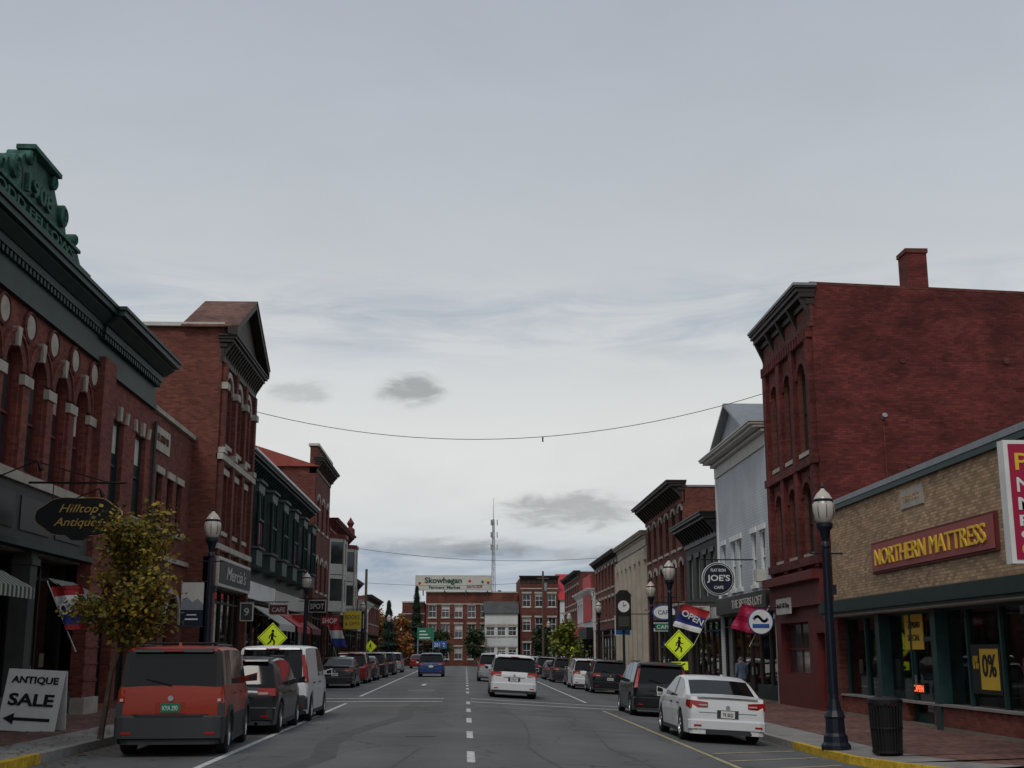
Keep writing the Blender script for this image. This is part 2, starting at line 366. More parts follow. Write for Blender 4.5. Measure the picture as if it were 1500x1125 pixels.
def sidewalk(T,side,Xw,name,zin):
    o=Obj(name); ys=sorted({p[0] for p in T}|set(range(-40,149,2)))
    for a,b in zip(ys,ys[1:]):
        xa,xb=cx(T,a),cx(T,b)
        za,zb=gz(xa)+.15,gz(xb)+.15
        s=side
        km=YEL if (side>0 and 19<(a+b)/2<27.5) or (side<0 and 16<(a+b)/2<20.5) else GRAN
        def q(m,part,x0a,x0b,x1a,x1b,z0a,z0b,z1a,z1b):
            P=[(x0a,a,z0a),(x1a,a,z1a),(x1b,b,z1b),(x0b,b,z0b)]
            if s<0: P=P[::-1]
            o.poly(part,m,P)
        o.poly('kerb',km,[(xa,a,gz(xa)-.02),(xb,b,gz(xb)-.02),(xb,b,zb),(xa,a,za)])
        q(km,'kerb',xa,xb,xa+s*.16,xb+s*.16,za,zb,za,zb)
        c1a,c1b=xa+s*1.15,xb+s*1.15
        f=lambda x,z:z+(zin-z)*min(1,(abs(x)-abs(xa))/max(.1,(Xw-abs(xa))))
        q(CONC,'concrete_strip',xa+s*.16,xb+s*.16,c1a,c1b,za,zb,f(c1a,za),f(c1b,zb))
        o.poly('joints',PLS,[(xa+s*.16,a,za+.003),(c1a,a,f(c1a,za)+.003),(c1a,a+.02,f(c1a,za)+.003),(xa+s*.16,a+.02,za+.003)])
        q(PAVR,'brick_paving',c1a,c1b,s*(Xw+1),s*(Xw+1),f(c1a,za),f(c1b,zb),zin,zin)
    o.done()
sidewalk(LC,-1,10,'sidewalk',.15); sidewalk(RC,1,12,'sidewalk',-.13)
# ================================================================ LEFT BUILDINGS
o=Obj('brick_commercial_building',F(1,-9.9)); Y0,Y1=8.,38.5
ops=[(c-.5,c+.5,5.6,8.25,.5) for c in [26.5+1.62*k for k in range(-9,4)]]
shell(o,BK1,Y0,Y1,16,0,10.2)
wall(o,'front_wall',BK1,Y0,32.5,5.2,10.2,ops)
for p in ops:
    window(o,p,fr=MAR,mun=0)
    band(o,'brick_arches',BK4,p[0],p[1],p[3],.5,.24,-.02,.07)
    band(o,'brick_arches',BK1,p[0]-.27,p[1]+.27,p[3]+.27,.77,.06,-.02,.11)
    c=p[1]+.31
    if c<32.4:
        o.lathe('stone_discs',STN,[(.0,.07),(.27,.07),(.31,.03),(.31,-.02)],(0,c,8.82),'x',20)
        o.lathe('disc_rims',BK4,[(.31,.0),(.31,.09),(.37,.06),(.37,-.02)],(0,c,8.82),'x',20)
    o.box('imposts',STN,-.05,.13,p[1]+.02,p[1]+.6,7.45,7.68)
    o.box('brick_piers',BK1,.001,.08,p[1]+.1,p[1]+.52,5.5,7.45)
    m=(p[0]+p[1])/2; o.prism('keystones',STN,[(m-.07,8.2),(m+.07,8.2),(m+.13,8.62),(m-.13,8.62)],'x',0,.14)
ops2=[(34.2,35.5,5.6,8.1),(36.75,38.0,5.6,8.1)]
wall(o,'front_wall_bay',BK1,32.5,Y1,4.6,10.2,ops2,w=.003)
for p in ops2:
    window(o,p,fr=GRN,sill=STN,key=STN)
    for e in(p[0]-.12,p[1]+.12): o.prism('keystones',STN,[(e-.1,8.1),(e+.1,8.1),(e+(.16 if e>p[1] else -.0),8.45),(e+(.0 if e>p[1] else -.16),8.45)],'x',0,.08)
o.box('brick_pier',BK1,-.1,.25,32.45,33.55,.55,9.4); o.box('pier_base',STN,-.1,.33,32.38,33.62,.1,.56)
for k in range(9): o.box('pier_bands',BK4,.2,.275,32.43,33.57,.95+k*.42,1.0+k*.42)
o.box('string_course',STN,-.1,.2,Y0,32.4,5.3,5.52); o.box('string_course',STN,-.05,.12,33.6,Y1,5.25,5.42)
cornice(o,GRN,Y0,32.3,9.25,10.7,.55,br=.24,ov=0,part='cornice',small=True)
cornice(o,GRN,32.3,Y1+.05,9.15,10.7,.75,br=.24,ov=.12,part='corner_cornice',small=True)
o.box('sign_band',DGY,-.1,.12,Y0,32.4,4.05,5.3)
for k in range(10): o.box('sign_band',BLK,.12,.15,Y0+2.4*k+.2,Y0+2.4*k+2.2,4.3,5.05)
o.box('band_moulding',GRN,-.1,.3,Y0,32.4,3.92,4.05)
shop(o,Y0,32.4,.16,3.92,BLK,DGY,13,(7,11),rec=.45,seed=3)
for yy in (12,16.4,20.8,24.9,28.6): o.box('cast_iron_piers',DGY,-.3,.12,yy-.22,yy+.22,.1,3.92); o.box('cast_iron_piers',DGY,-.3,.17,yy-.27,yy+.27,.1,.5); o.box('cast_iron_piers',DGY,-.3,.17,yy-.27,yy+.27,3.6,3.75)
for (a,b) in((24.2,26.6),(29.6,31.6)):
    v=[(.1,a,3.35),(.1,b,3.35),(.85,a,2.95),(.85,b,2.95),(.1,a,3.38),(.1,b,3.38),(.85,a,2.99),(.85,b,2.99)]
    st=mk('striped_awning',(.36,.35,.30),.8,.1,kind='stripe',col2=(.03,.06,.05)); o.hexa('striped_awning',st,v)
    o.box('striped_awning',st,.84,.855,a,b,2.76,2.95)
wall(o,'lower_bay_wall',BK1,33.55,Y1,.1,4.6,[(34.1,35.7,.3,3.6,.8),(36.3,38.0,.3,3.6,.8)],w=0,dep=.4)
for p in((34.1,35.7,.3,3.6,.8),(36.3,38.0,.3,3.6,.8)): window(o,p,dep=.35,fr=BLK,hood=BK4)
def sq(z): return 10.7+(z-10.7)*.77
P=[(22.9,10.7),(29.7,10.7),(29.7,10.95),(29.3,11.35),(28.7,11.42),(28.35,11.55),(28.15,12.05),(27.6,12.2),(27.3,12.6),(26.95,12.82),(25.65,12.82),(25.3,12.6),(25.0,12.2),(24.45,12.05),(24.25,11.55),(23.9,11.42),(23.3,11.35),(22.9,10.95)]
o.prism('parapet_ornament',PAT,[(a,sq(b)) for a,b in P],'x',-.15,.32)
o.box('parapet_ornament',PAT,.32,.52,22.8,29.8,10.72,10.82); o.box('parapet_ornament',PAT,.32,.42,23.4,29.2,sq(11.33),sq(11.43))
o.box('parapet_ornament',PAT,.1,.52,25.4,27.2,sq(12.82),sq(12.95)); o.box('parapet_ornament',GRN,.32,.335,23.5,29.1,sq(10.92),sq(11.3)); o.box('parapet_ornament',GRN,.32,.335,25.3,27.3,sq(11.55),sq(12.2))
for yy,z,r in((24.75,11.95,.26),(27.85,11.95,.26),(23.9,11.6,.14),(28.75,11.6,.14),(25.55,12.62,.17),(27.05,12.62,.17)):
    o.lathe('scrolls',PAT,[(.02,.42),(r*.3,.46),(r*.45,.39),(r*.7,.46),(r,.42),(r,-.1)],(0,yy,sq(z)),'x',16)
for k in range(20): o.box('dentils',PAT,.32,.42,23.0+k*.33,23.16+k*.33,10.83,10.88)
o.text('ornament_letters',"1908",PAT,(-9.9+.36,26.3,sq(11.88)),.42,1.6,'L',ext=.05,bold=.02)
o.text('ornament_letters',"ODD FELLOWS",PAT,(-9.9+.36,26.3,sq(11.11)),.23,5.0,'L',ext=.04,bold=.02)
for yy in(26.0,30.5):
    o.cyl('sign_gooseneck',BLK,(.1,yy,5.25),(.9,yy,5.6),.015,n=5); o.cyl('sign_gooseneck',BLK,(.9,yy,5.6),(1.0,yy,5.4),.015,.06,6)
o.done()
# L2
o=Obj('brick_shop_building',F(1,-9.9)); Y0,Y1=38.52,44.4
shell(o,BK2,Y0,Y1,14,0,9.15); ops=[(39.5,40.3,5.6,7.3),(41,41.8,5.6,7.3),(42.35,43.15,5.6,7.3)]
wall(o,'front_wall',BK2,Y0,Y1,4.3,9.15,ops)
for p in ops: window(o,p,sill=STN,hood=STN)
o.box('parapet_coping',STN,-.35,.12,Y0,Y1,9.15,9.3); o.box('stone_plaque',STN,0,.05,38.9,40.9,8.0,8.75)
o.text('plaque_letters',"F.D. GOULD 1920",BK2,(-9.84,39.9,8.4),.25,1.5,'L')
o.box('string_course',STN,-.05,.1,Y0,Y1,4.6,4.75); o.cyl('downspout',DGY,(.08,38.75,.2),(.08,38.75,8.8),.06,n=6)
A=[(39,40.9,.2,3.6,.95),(41.6,43.6,.2,3.6,1.0)]
wall(o,'lower_wall',BK2,Y0,Y1,.1,4.3,A,dep=.5)
for p in A: window(o,p,dep=.45,fr=BLK,hood=STN)
o.done()
# L3
o=Obj('brick_pediment_building',F(1,-9.0)); Y0,Y1=44.42,51.5
shell(o,BK2,Y0,Y1,20,0,13.4); cop(o,OFF,Y0,Y1,20,13.4,13.4,.14)
ops=[(c-.62,c+.62,9.2,11.8,.62) for c in(45.9,47.95,50.0)]+[(c-.55,c+.55,6.0,8.1) for c in(45.9,47.95,50.0)]
wall(o,'front_wall',BK2,Y0,Y1,5.0,13.4,ops)
for p in ops[:3]: window(o,p,fr=MAR,hood=STN,sill=STN)
for p in ops[3:]: window(o,p,fr=MAR,sill=STN,hood=STN)
for y in(44.75,46.92,48.98,51.15): o.box('pilasters',BK4,-.05,.16,y-.2,y+.2,5.1,12.1); o.box('pilaster_caps',STN,-.05,.24,y-.26,y+.26,11.1,11.35); o.box('pilaster_caps',STN,-.05,.24,y-.26,y+.26,8.75,8.95)
o.box('belt_course',STN,-.05,.2,Y0,Y1,8.5,8.72); o.box('belt_course',STN,-.05,.18,Y0,Y1,5.3,5.5)
cornice(o,DBR,Y0-.02,Y1+.02,12.1,13.1,.5,br=.4,ov=.15)
o.prism('pediment_field',DBR,[(44.5,13.1),(51.4,13.1),(47.95,15.0)],'x',-.5,.2)
for a,b in(((44.15,13.1),(47.95,15.1)),((51.75,13.1),(47.95,15.1))):
    o.hexa('pediment_raking_cornice',DBR,[(.2,a[0],a[1]),(.56,a[0],a[1]),(.2,b[0],b[1]-.02),(.56,b[0],b[1]-.02),(.2,a[0],a[1]+.25),(.56,a[0],a[1]+.25),(.2,b[0],b[1]+.22),(.56,b[0],b[1]+.22)])
    o.hexa('pediment_roof',RST,[(.59,a[0],a[1]+.26),(-1.5,a[0],a[1]+.26),(.59,b[0],b[1]+.23),(-1.5,b[0],b[1]+.23),(.59,a[0],a[1]+.32),(-1.5,a[0],a[1]+.32),(.59,b[0],b[1]+.30),(-1.5,b[0],b[1]+.30)])
o.prism('pediment_back',BK2,[(44.5,13.2),(51.4,13.2),(47.95,15.1)],'x',-1.45,-1.3)
o.box('sign_board',OFF,-.02,.2,Y0+.3,Y1-.2,4.0,5.05); o.box('sign_board',DGY,.2,.23,Y0+.45,Y1-.35,4.12,4.93)
o.text('sign_letters',"Mercia's",OFF,(-9+.25,48,4.52),.5,4.0,'L',shear=.3)
shop(o,Y0+.35,Y1-.35,.16,4.0,DBR,MAR,5,(2,),seed=5); o.box('corner_piers',BK2,-.3,.1,Y0,Y0+.35,0,5.0); o.box('corner_piers',BK2,-.3,.1,Y1-.35,Y1,0,5.0)
o.done()
# L4
o=Obj('oriel_shop_building',F(1,-9.6)); Y0,Y1=51.52,74
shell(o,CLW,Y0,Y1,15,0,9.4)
wall(o,'front_wall',GRN,Y0,Y1,4.4,9.4,[])
cornice(o,GRN,Y0,Y1,9.1,9.95,.75,br=.6,ov=.2); o.box('cornice_cap',WHT,-.2,.85,Y0-.27,Y1+.27,9.95,10.05)
for k in range(6):
    c=53.6+k*3.75; h=1.25
    pl=[(0,c-h),(.75,c-h*.6),(.75,c+h*.6),(0,c+h)]
    o.prism('oriel_base',GRN,pl,'z',5.3,6.0); o.prism('oriel_head',GRN,pl,'z',8.35,8.8)
    pt2=[(x*1.15,c+(y-c)*1.12) for x,y in pl]; o.prism('oriel_head',DGY,pt2,'z',8.8,8.92); o.prism('oriel_base',DGY,pt2,'z',5.98,6.08)
    for (x0,a),(x1,b) in zip(pl,pl[1:]):
        o.poly('oriel_glass',WG,[(x0*.94,a,6.08),(x1*.94,b,6.08),(x1*.94,b,8.35),(x0*.94,a,8.35)])
    for x,y in pl: o.cyl('oriel_posts',GRN,(x,y,6),(x,y,8.4),.07,n=6)
    o.cyl('oriel_posts',GRN,(.75,c,6),(.75,c,8.4),.045,n=6)
    o.box('oriel_posts',GRN,.7,.78,c-h*.6,c+h*.6,7.2,7.28)
    if k in(0,3): o.box('pink_display',PINK,.71,.74,c-.6,c+.4,6.2,7.1)
o.box('shop_fascia',WHT,-.05,.15,Y0+.1,62.5,4.0,4.75); o.box('shop_fascia',OFF,-.05,.14,62.7,Y1-.1,3.9,4.7)
shop(o,Y0,Y1,.16,3.95,DGY,MAR,14,(3,8,12),seed=8)
for a,b,m in((56.5,61.5,OFF),(62.5,67.5,REDP),(68.5,72.5,MAR)):
    o.hexa('awning',m,[(.1,a,3.7),(.1,b,3.7),(1.3,a,2.9),(1.3,b,2.9),(.1,a,3.75),(.1,b,3.75),(1.3,a,2.95),(1.3,b,2.95)]); o.box('awning',m,1.29,1.31,a,b,2.65,2.9)
o.done()
# L5
o=Obj('brick_gable_building',F(1,-9.3)); Y0,Y1=76,84
shell(o,BK4,Y0,Y1,14,0,12.9); o.prism('gable_roof',REDR,[(-.0+.25,12.9),(-6,14.9),(-14.3,12.9)],'y',Y0-.2,Y1+.2)
o.box('parapet_front',BK4,-.4,.02,Y0,Y1,12.5,14.2); o.box('stone_cap',OFF,-.5,.15,Y0-.1,Y1+.1,14.2,14.35)
ops=[(c-.5,c+.5,z,z+2,.3) for z in(5.4,9.2) for c in(77.5,80,82.5)]
wall(o,'front_wall',BK4,Y0,Y1,4.3,12.9,ops,w=.025)
for p in ops: window(o,p,w=.025,sill=STN,hood=STN)
shop(o,Y0,Y1,.16,4.3,DBR,MAR,5,(2,),seed=9); o.box('link_wall',BK4,-8,-.4,74.05,75.95,0,8.5)
cornice(o,DBR,Y0,Y1,12.6,13.5,.6,br=.6)
o.done()
# L6
o=Obj('bay_window_building',F(1,-9.3)); Y0,Y1=84.05,98
shell(o,BK2,Y0,Y1,14,0,10.2); ops=[(c-.5,c+.5,z,z+1.8) for z in(4.9,7.5) for c in(89.5,91.5)]
wall(o,'front_wall',BK2,Y0,Y1,4,10.2,ops)
for p in ops: window(o,p,sill=STN,hood=STN)
for c in(86.5,95):
    pl=[(0,c-1.5),(.9,c-.8),(.9,c+.8),(0,c+1.5)]
    for z in(4.4,6.9): o.prism('bay_panels',OFF,pl,'z',z,z+.7); o.prism('bay_panels',OFF,pl,'z',z+2.2,z+2.45)
    o.prism('bay_cap',MAR,[(x*1.15,c+(y-c)*1.1) for x,y in pl],'z',9.35,9.6)
    for (x0,a),(x1,b) in zip(pl,pl[1:]):
        for z in(5.1,7.6): o.poly('bay_glass',WG,[(x0*.96,a,z),(x1*.96,b,z),(x1*.96,b,z+1.55),(x0*.96,a,z+1.55)])
    for x,y in pl: o.cyl('bay_posts',OFF,(x,y,4.4),(x,y,9.3),.09,n=6)
cornice(o,MAR,Y0,Y1,9.8,10.6,.6,br=.7); o.lathe('finial',MAR,[(.35,0),(.35,.5),(.15,.7),(.3,1.0),(.05,1.4),(0,1.5)],(.2,97.5,10.6),n=10)
shop(o,Y0,Y1,.16,4,DBR,MAR,8,(2,6),seed=10)
o.done()
for (name,X0,s,Y0,Y1,zt,m,cm,sd) in (('brick_row_building',-9.6,1,98.1,112,7.6,BK4,DBR,21),('clapboard_row_building',-9.6,1,112.1,124,6.2,CLW,WHT,22),('brick_row_building',-9.8,1,124.1,142,7.2,BK2,DBR,23),
    ('brick_row_building',11.5,-1,94.1,111,9.3,BK2,DBR,24),('clapboard_row_building',11.3,-1,111.1,127,7.2,CLW,WHT,25),('brick_row_building',11.5,-1,127.1,146,9.8,BK4,DBR,26)):
    o=Obj(name,F(s,X0)); zz=-.2 if s<0 else .1
    shell(o,m,Y0,Y1,14,zz-.3,zt); n=int((Y1-Y0)/2.4); ops=[(Y0+(k+.5)*(Y1-Y0)/n-.5,Y0+(k+.5)*(Y1-Y0)/n+.5,z,z+1.7) for k in range(n) for z in((4.6,) if zt<8.5 else (4.3,6.8))]
    if zt<7: ops=[(a,b,4.1,5.4) for a,b,_,_ in ops]
    wall(o,'front_wall',m,Y0,Y1,3.6,zt,ops)
    for p in ops: window(o,p,sill=STN,hood=STN if m!=CLW else WHT,fr=WHT)
    cornice(o,cm,Y0,Y1,zt-.6,zt+.1,.5,br=.8); shop(o,Y0,Y1,zz,3.6,DBR,MAR,int((Y1-Y0)/2),(2,5),seed=sd)
    if s<0 and m==CLW: o.box('red_upper_panel',REDP,-.02,.12,112,119.5,4.5,8.6); o.box('red_fascia',REDP,-.02,.5,119.8,126.8,3.2,4.1); o.box('black_fascia',BLK,-.02,.6,111.5,119.5,2.9,3.9)
    o.done()
# ================================================================ RIGHT BUILDINGS
o=Obj('mattress_store_building',F(-1,11.5)); Y0,Y1=10.,38.8
shell(o,TAN,Y0,Y1,24,-.4,6.15)
wall(o,'front_wall',TAN,Y0,Y1,3.1,6.15,[])
o.box('parapet_coping',GRYM,-.4,.12,Y0-.1,Y1+.05,6.15,6.3); o.box('parapet_coping',TEAL,.0,.1,Y0,Y1,6.0,6.15)
o.box('canopy',GRN,-.1,.45,Y0,Y1,2.78,3.2); o.box('canopy_lip',GRN,.45,.5,Y0,Y1,2.85,3.1); o.box('canopy_soffit',OFF,-.1,.4,Y0+.1,Y1-.1,2.74,2.779)
shop(o,Y0+.4,Y1-.3,-.1,2.78,TEAL,BK1,15,(5,11),rec=.3,kh=.5,trans=False,seed=12)
for y in(Y0+.2,17.4,24.8,30.6,34.8,Y1-.15): o.box('brick_piers',BK4 if y>Y1-1 else TEAL,-.3,.02,y-.17,y+.17,-.2,2.78)
o.box('shopfront_sill',CONC,-.32,.03,Y0+.4,Y1-.3,.4,.45)
o.box('store_sign_board',SGR,.0,.1,26.45,34.6,3.88,4.62); o.box('store_sign_edge',MAR,.0,.07,26.35,34.7,3.82,4.68)
o.text('store_sign_letters',"NORTHERN MATTRESS",LYEL,(11.5-.11,30.55,4.25),.44,7.5,'R',ext=.03)
o.box('name_plaque',STN,.0,.04,30.6,32.2,5.35,5.85); o.text('name_plaque_letters',"RESERVOIR",TAN,(11.5-.045,31.4,5.6),.16,1.2,'R')
o.box('finance_poster',LYEL,-.27,-.24,32.0,33.3,1.75,2.65); o.text('poster_letters',"72",BLK,(11.5+.235,32.9,2.38),.2,.3,'R'); o.text('poster_letters',"MONTH",BLK,(11.5+.235,32.45,2.38),.16,.55,'R'); o.text('poster_letters',"SPECIAL",BLK,(11.5+.235,32.65,2.05),.16,.9,'R')
o.box('open_sign',BLK,-.27,-.24,32.1,33.0,.62,.9); o.text('open_neon',"OPEN",NEON,(11.5+.235,32.55,.76),.17,.7,'R',bold=.01)
o.box('percent_poster',BLK,-.27,-.24,27.4,29.0,.75,1.85); o.box('percent_poster_yellow',LYEL,-.24,-.236,27.5,28.5,.85,1.75); o.text('poster_letters',"0%",LYEL,(11.5+.235,28.74,1.45),.3,.3,'R'); o.text('poster_letters',"0%",BLK,(11.5+.232,28.0,1.38),.5,.75,'R',bold=.02)
o.box('sale_poster',MAR,-.27,-.24,25.4,26.3,.95,1.55); o.text('poster_letters',"SALE",WHT,(11.5+.235,25.85,1.25),.25,.7,'R')
for y in(16,19.5,22.5,25.5,29.5,33.5,36.3):
    o.box('mattress_display',WHT,-2.2,-.9,y-.9,y+.9,.35,.62); o.box('mattress_display',R.choice([SBL,OFF,MAR]),-2.3,-2.15,y-.9,y+.9,.3,1.5)
o.cyl('roof_conduit',DGY,(-1,38.75,6.6),(-6,38.75,6.6),.04,n=6)
for y in (20,26): o.box('roof_vent',GRYM,-4,-3,y,y+1,5.9,6.9)
o.done()
o=Obj('projecting_store_sign',loc=(.5,21,0))
o.box('frame',WHT,8.8,11.3,-.12,.12,3.15,5.28); o.box('panel',CRIM,8.88,11.22,-.135,-.12,3.22,5.21); o.box('panel',CRIM,8.88,11.22,.12,.135,3.22,5.21)
for z,t,m,h,w in((4.9,"Prices",LYEL,.3,1.25),(4.5,"NORTHERN",WHT,.26,2.1),(4.17,"Mattress",WHT,.22,1.7),(3.88,"Furniture",WHT,.19,1.7),(3.64,"Center",WHT,.17,1.2),(3.39,"0%",LYEL,.22,.5)):
    o.text('letters',t,m,(8.98+w/2,-.137,z),h,w,'C',bold=.01)
o.box('bracket',BLK,10.6,11.1,-.05,.05,5.27,5.4); o.box('bracket',BLK,10.9,11.2,-.05,.05,3.0,3.14); o.done()
# R2
o=Obj('brick_three_storey_building',F(-1,11.5)); Y0,Y1=39.6,46.3
shell(o,BK3,Y0,Y1,26,-.4,13.8,zb=12.8); 
c3=(41.1,42.95,44.85)
ops=[(c-.5,c+.5,8.3,11.4,.5) for c in c3]+[(c-.5,c+.5,4.9,7.3,.5) for c in c3]
wall(o,'front_wall',BK4,Y0,Y1,4.3,13.8,ops,w=.002)
for p in ops: window(o,p,fr=DBR,hood=BK3,sill=STN,glass=WG)
for y in(39.95,42.03,43.9,45.95): o.box('pilasters',BK3,-.02,.16,y-.22,y+.22,4.4,12.2)
for z in(7.75,4.5): o.box('belt_course',BK3,-.02,.2,Y0,Y1,z,z+.28)
for k in range(20): o.box('corbels',BK3,.0,.2,Y0+.05+k*.335,Y0+.22+k*.335,12.0,12.35)
cornice(o,DBR,Y0-.02,Y1,12.35,13.75,.5,br=1.6,ov=.06,m2=BK4); o.box('cornice_cap',GRYM,-.2,.6,Y0-.12,Y1+.12,13.75,13.84)
cop(o,BK4,Y0+.14,Y1,26,13.82,12.85,.1,e=0)
o.box('chimney',BK3,-4.1,-3.4,Y0+.1,Y0+.9,13,15.0); o.box('chimney_cap',BK4,-4.14,-3.36,Y0+.06,Y0+.94,15.0,15.15)
for z,x in((12.4,-7.5),(9.2,-2.2)): o.cyl('wall_lamp',GRYM,(x,Y0-.02,z),(x,Y0-.22,z+.1),.05,.09,n=8)
for x in(-3,-6.5,-10): 
    for z in(7.7,11.2): o.disc('tie_plates',BK4,(x,z),.11,Y0-.035,Y0-.001,10)
for pa in([(-5.8,7.6),(-5.8,8.2),(-8.2,8.2)],[(-2.2,7.0),(-2.2,9.1)]):
    for (a,b),(c,d) in zip(pa,pa[1:]): o.cyl('conduit',BK4,(a,Y0-.04,b),(c,Y0-.04,d),.022,n=5)
o.box('shop_cornice',MAR,-.05,.45,Y0,Y1,4.0,4.3); o.box('shop_fascia',MAR,-.05,.2,Y0,Y1,3.2,4.0); o.box('shop_nameboard',OFF,.2,.24,43.2,45.2,3.0,3.55)
o.text('nameboard_letters',"Bed & Gift Shop",DBR,(11.5-.25,44.2,3.28),.22,1.7,'R')
wall(o,'lower_wall',MAR,Y0,Y1,-.3,3.2,[(40.0,41.0,-.1,2.3),(41.9,45.6,.9,2.7)],dep=.3)
window(o,(40.0,41.0,-.1,2.3),dep=.28,fr=MAR,mun=0); window(o,(41.9,45.6,.9,2.7),dep=.28,fr=MAR)
o.done()
# R3
o=Obj('clapboard_gable_building',F(-1,11.5)); Y0,Y1=46.4,56.4
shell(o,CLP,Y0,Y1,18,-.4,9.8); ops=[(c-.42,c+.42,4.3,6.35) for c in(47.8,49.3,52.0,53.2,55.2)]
wall(o,'front_wall',CLP,Y0,Y1,4,9.8,ops)
for p in ops: window(o,p,fr=WHT,sill=WHT,hood=WHT,dep=.12)
for y in(Y0+.14,Y1-.14): o.box('corner_boards',WHT,-.1,.05,y-.14,y+.14,4,9.6)
cornice(o,OFF,Y0,Y1,9.5,10.4,.7,br=None,ov=.2)
m=(Y0+Y1)/2
o.prism('pediment',GRYM,[(m-2.9,10.4),(m+2.9,10.4),(m,11.8)],'x',-.3,.3)
for s_ in(-1,1): o.hexa('pediment_roof',GRYM,[(.6,m+s_*3.3,10.4),(-9,m+s_*3.3,10.4),(.6,m,11.95),(-9,m,11.95),(.6,m+s_*3.3,10.5),(-9,m+s_*3.3,10.5),(.6,m,12.08),(-9,m,12.08)])
o.box('sign_board',DGY,-.05,.25,Y0+.3,Y1-.3,3.3,4.0); o.text('sign_letters',"THE SISTERS LOFT",OFF,(11.5-.26,50,3.65),.34,5.5,'R')
shop(o,Y0,Y1,-.1,3.3,DBR,GRN,6,(2,),seed=14); o.box('air_conditioner',OFF,-.1,.35,47.5,48.1,4.35,4.8)
o.done()
# R4
o=Obj('dark_shop_building',F(-1,11.5)); Y0,Y1=56.5,64.9
shell(o,DGY,Y0,Y1,15,-.4,7.6); ops=[(c-.45,c+.45,4.3,6.3) for c in(57.8,59.6,61.5,63.5)]
wall(o,'front_wall',DGY,Y0,Y1,3.6,7.6,ops)
for p in ops: window(o,p,fr=OFF,hood=BLK)
cornice(o,BLK,Y0,Y1,6.9,8.05,.8,br=.7,ov=.1); shop(o,Y0,Y1,-.1,3.2,DBR,MAR,6,(2,),seed=15); o.box('fascia',OFF,-.05,.2,Y0,Y1,3.2,3.7)
o.done()
# R5
o=Obj('brick_cornice_building',F(-1,11.5)); Y0,Y1=65.,78.9
shell(o,BK2,Y0,Y1,16,-.4,10.3); ops=[(Y0+1.15+k*2.3-.55,Y0+1.15+k*2.3+.55,z,z+2.2,.3) for k in range(6) for z in(4.3,7.2)]
wall(o,'front_wall',BK2,Y0,Y1,3.6,10.3,ops)
for p in ops: window(o,p,hood=STN,sill=STN)
cornice(o,DBR,Y0,Y1,9.5,10.65,.9,br=.8,ov=.15,m2=BK2); shop(o,Y0,Y1,-.1,3.6,DBR,MAR,8,(2,5),seed=16); cop(o,GRYM,Y0+.1,Y1,16,10.3,10.3)
o.box('penthouse',BK4,-9,-4,68,72,10,11.3)
o.done()
# R6
BNK=mk('cast_stone_bank',(.40,.355,.29),.85,.15,1,.1)
o=Obj('stone_bank_building',F(-1,11.5)); Y0,Y1=79.,94.
shell(o,BNK,Y0,Y1,16,-.4,9.2); ops=[(81.5+k*2.5,82.5+k*2.5,.8,7.2) for k in range(5)]
wall(o,'front_wall',BNK,Y0,Y1,-.3,9.2,ops,dep=.5)
for p in ops: window(o,p,dep=.45,fr=DBR,mun=0)
for k in range(7): o.box('pilasters',BNK,.0,.3,79.3+k*2.33,79.9+k*2.33,-.2,8.0)
o.box('frieze',BNK,.0,.2,Y0,Y1,7.5,8.2); cornice(o,BNK,Y0,Y1,8.4,9.35,.4,ov=.1)
o.done()
# ================================================================ END OF STREET
def camwall(o,m,x0,x1,y,z0,z1,n,rows,dep=14,fr=WHT):
    o.M=Matrix(((0,1,0,0),(-1,0,0,y),(0,0,1,0),(0,0,0,1))); o.flip=o.M.determinant()<0
    ops=[(x0+(k+.5)*(x1-x0)/n-.55,x0+(k+.5)*(x1-x0)/n+.55,z,z+h) for k in range(n) for z,h in rows]
    wall(o,'front_wall',m,x0,x1,z0,z1,ops)
    for p in ops: window(o,p,fr=fr,sill=STN,hood=STN)
    for q in(x0,x1): o.poly('side_walls',m,[(0,q,z0),(-dep,q,z0),(-dep,q,z1),(0,q,z1)])
    o.poly('back_wall',m,[(-dep,x0,z0),(-dep,x1,z0),(-dep,x1,z1),(-dep,x0,z1)]); o.poly('roof',ROOF,[(0,x0,z1-.1),(0,x1,z1-.1),(-dep,x1,z1-.1),(-dep,x0,z1-.1)])
    o.box('parapet',STN,-.2,.1,x0-.05,x1+.05,z1,z1+.2); o.box('belt_course',STN,-.02,.08,x0,x1,z1-1.6,z1-1.45)
o=Obj('brick_hall_building'); camwall(o,BK2,-5.6,7.2,176,-.5,9.9,7,[(.8,1.7),(3.7,1.9),(6.5,1.7)]); o.done()
o=Obj('brick_hall_building'); camwall(o,BK4,-9.0,-5.8,178,-.5,8.6,2,[(1,1.7),(4,1.8)]); o.done()
o=Obj('brick_corner_building'); camwall(o,BK4,7.4,12.6,171,-.5,11.8,3,[(1,2),(4.6,1.8),(7.8,1.8)]); cornice(o,DBR,7.4,12.6,11,12,.5,br=.7); o.done()
o=Obj('white_house'); camwall(o,CLW,2.6,7.0,169.5,-.5,6.7,3,[(1,1.4),(3.9,1.4)],dep=6); o.prism('gable_roof',ROOF,[(-6.3,6.9),(.3,6.9),(-3,8.6)],'y',2.4,7.2); o.done()
o=Obj('red_roof_house'); camwall(o,CLW,12.8,19,170,-.5,8.5,3,[(1,1.6),(5,1.6)]); o.prism('gable_roof',REDP,[(-14.3,8.7),(.3,8.7),(-7,12.6)],'y',12.6,19.2); o.done()
o=Obj('brick_corner_building'); camwall(o,BK2,-26,-13.5,170,-.5,6.4,5,[(1,1.6),(4,1.5)]); o.done()
o=Obj('roof_banner_sign',loc=(0,175.4,0))
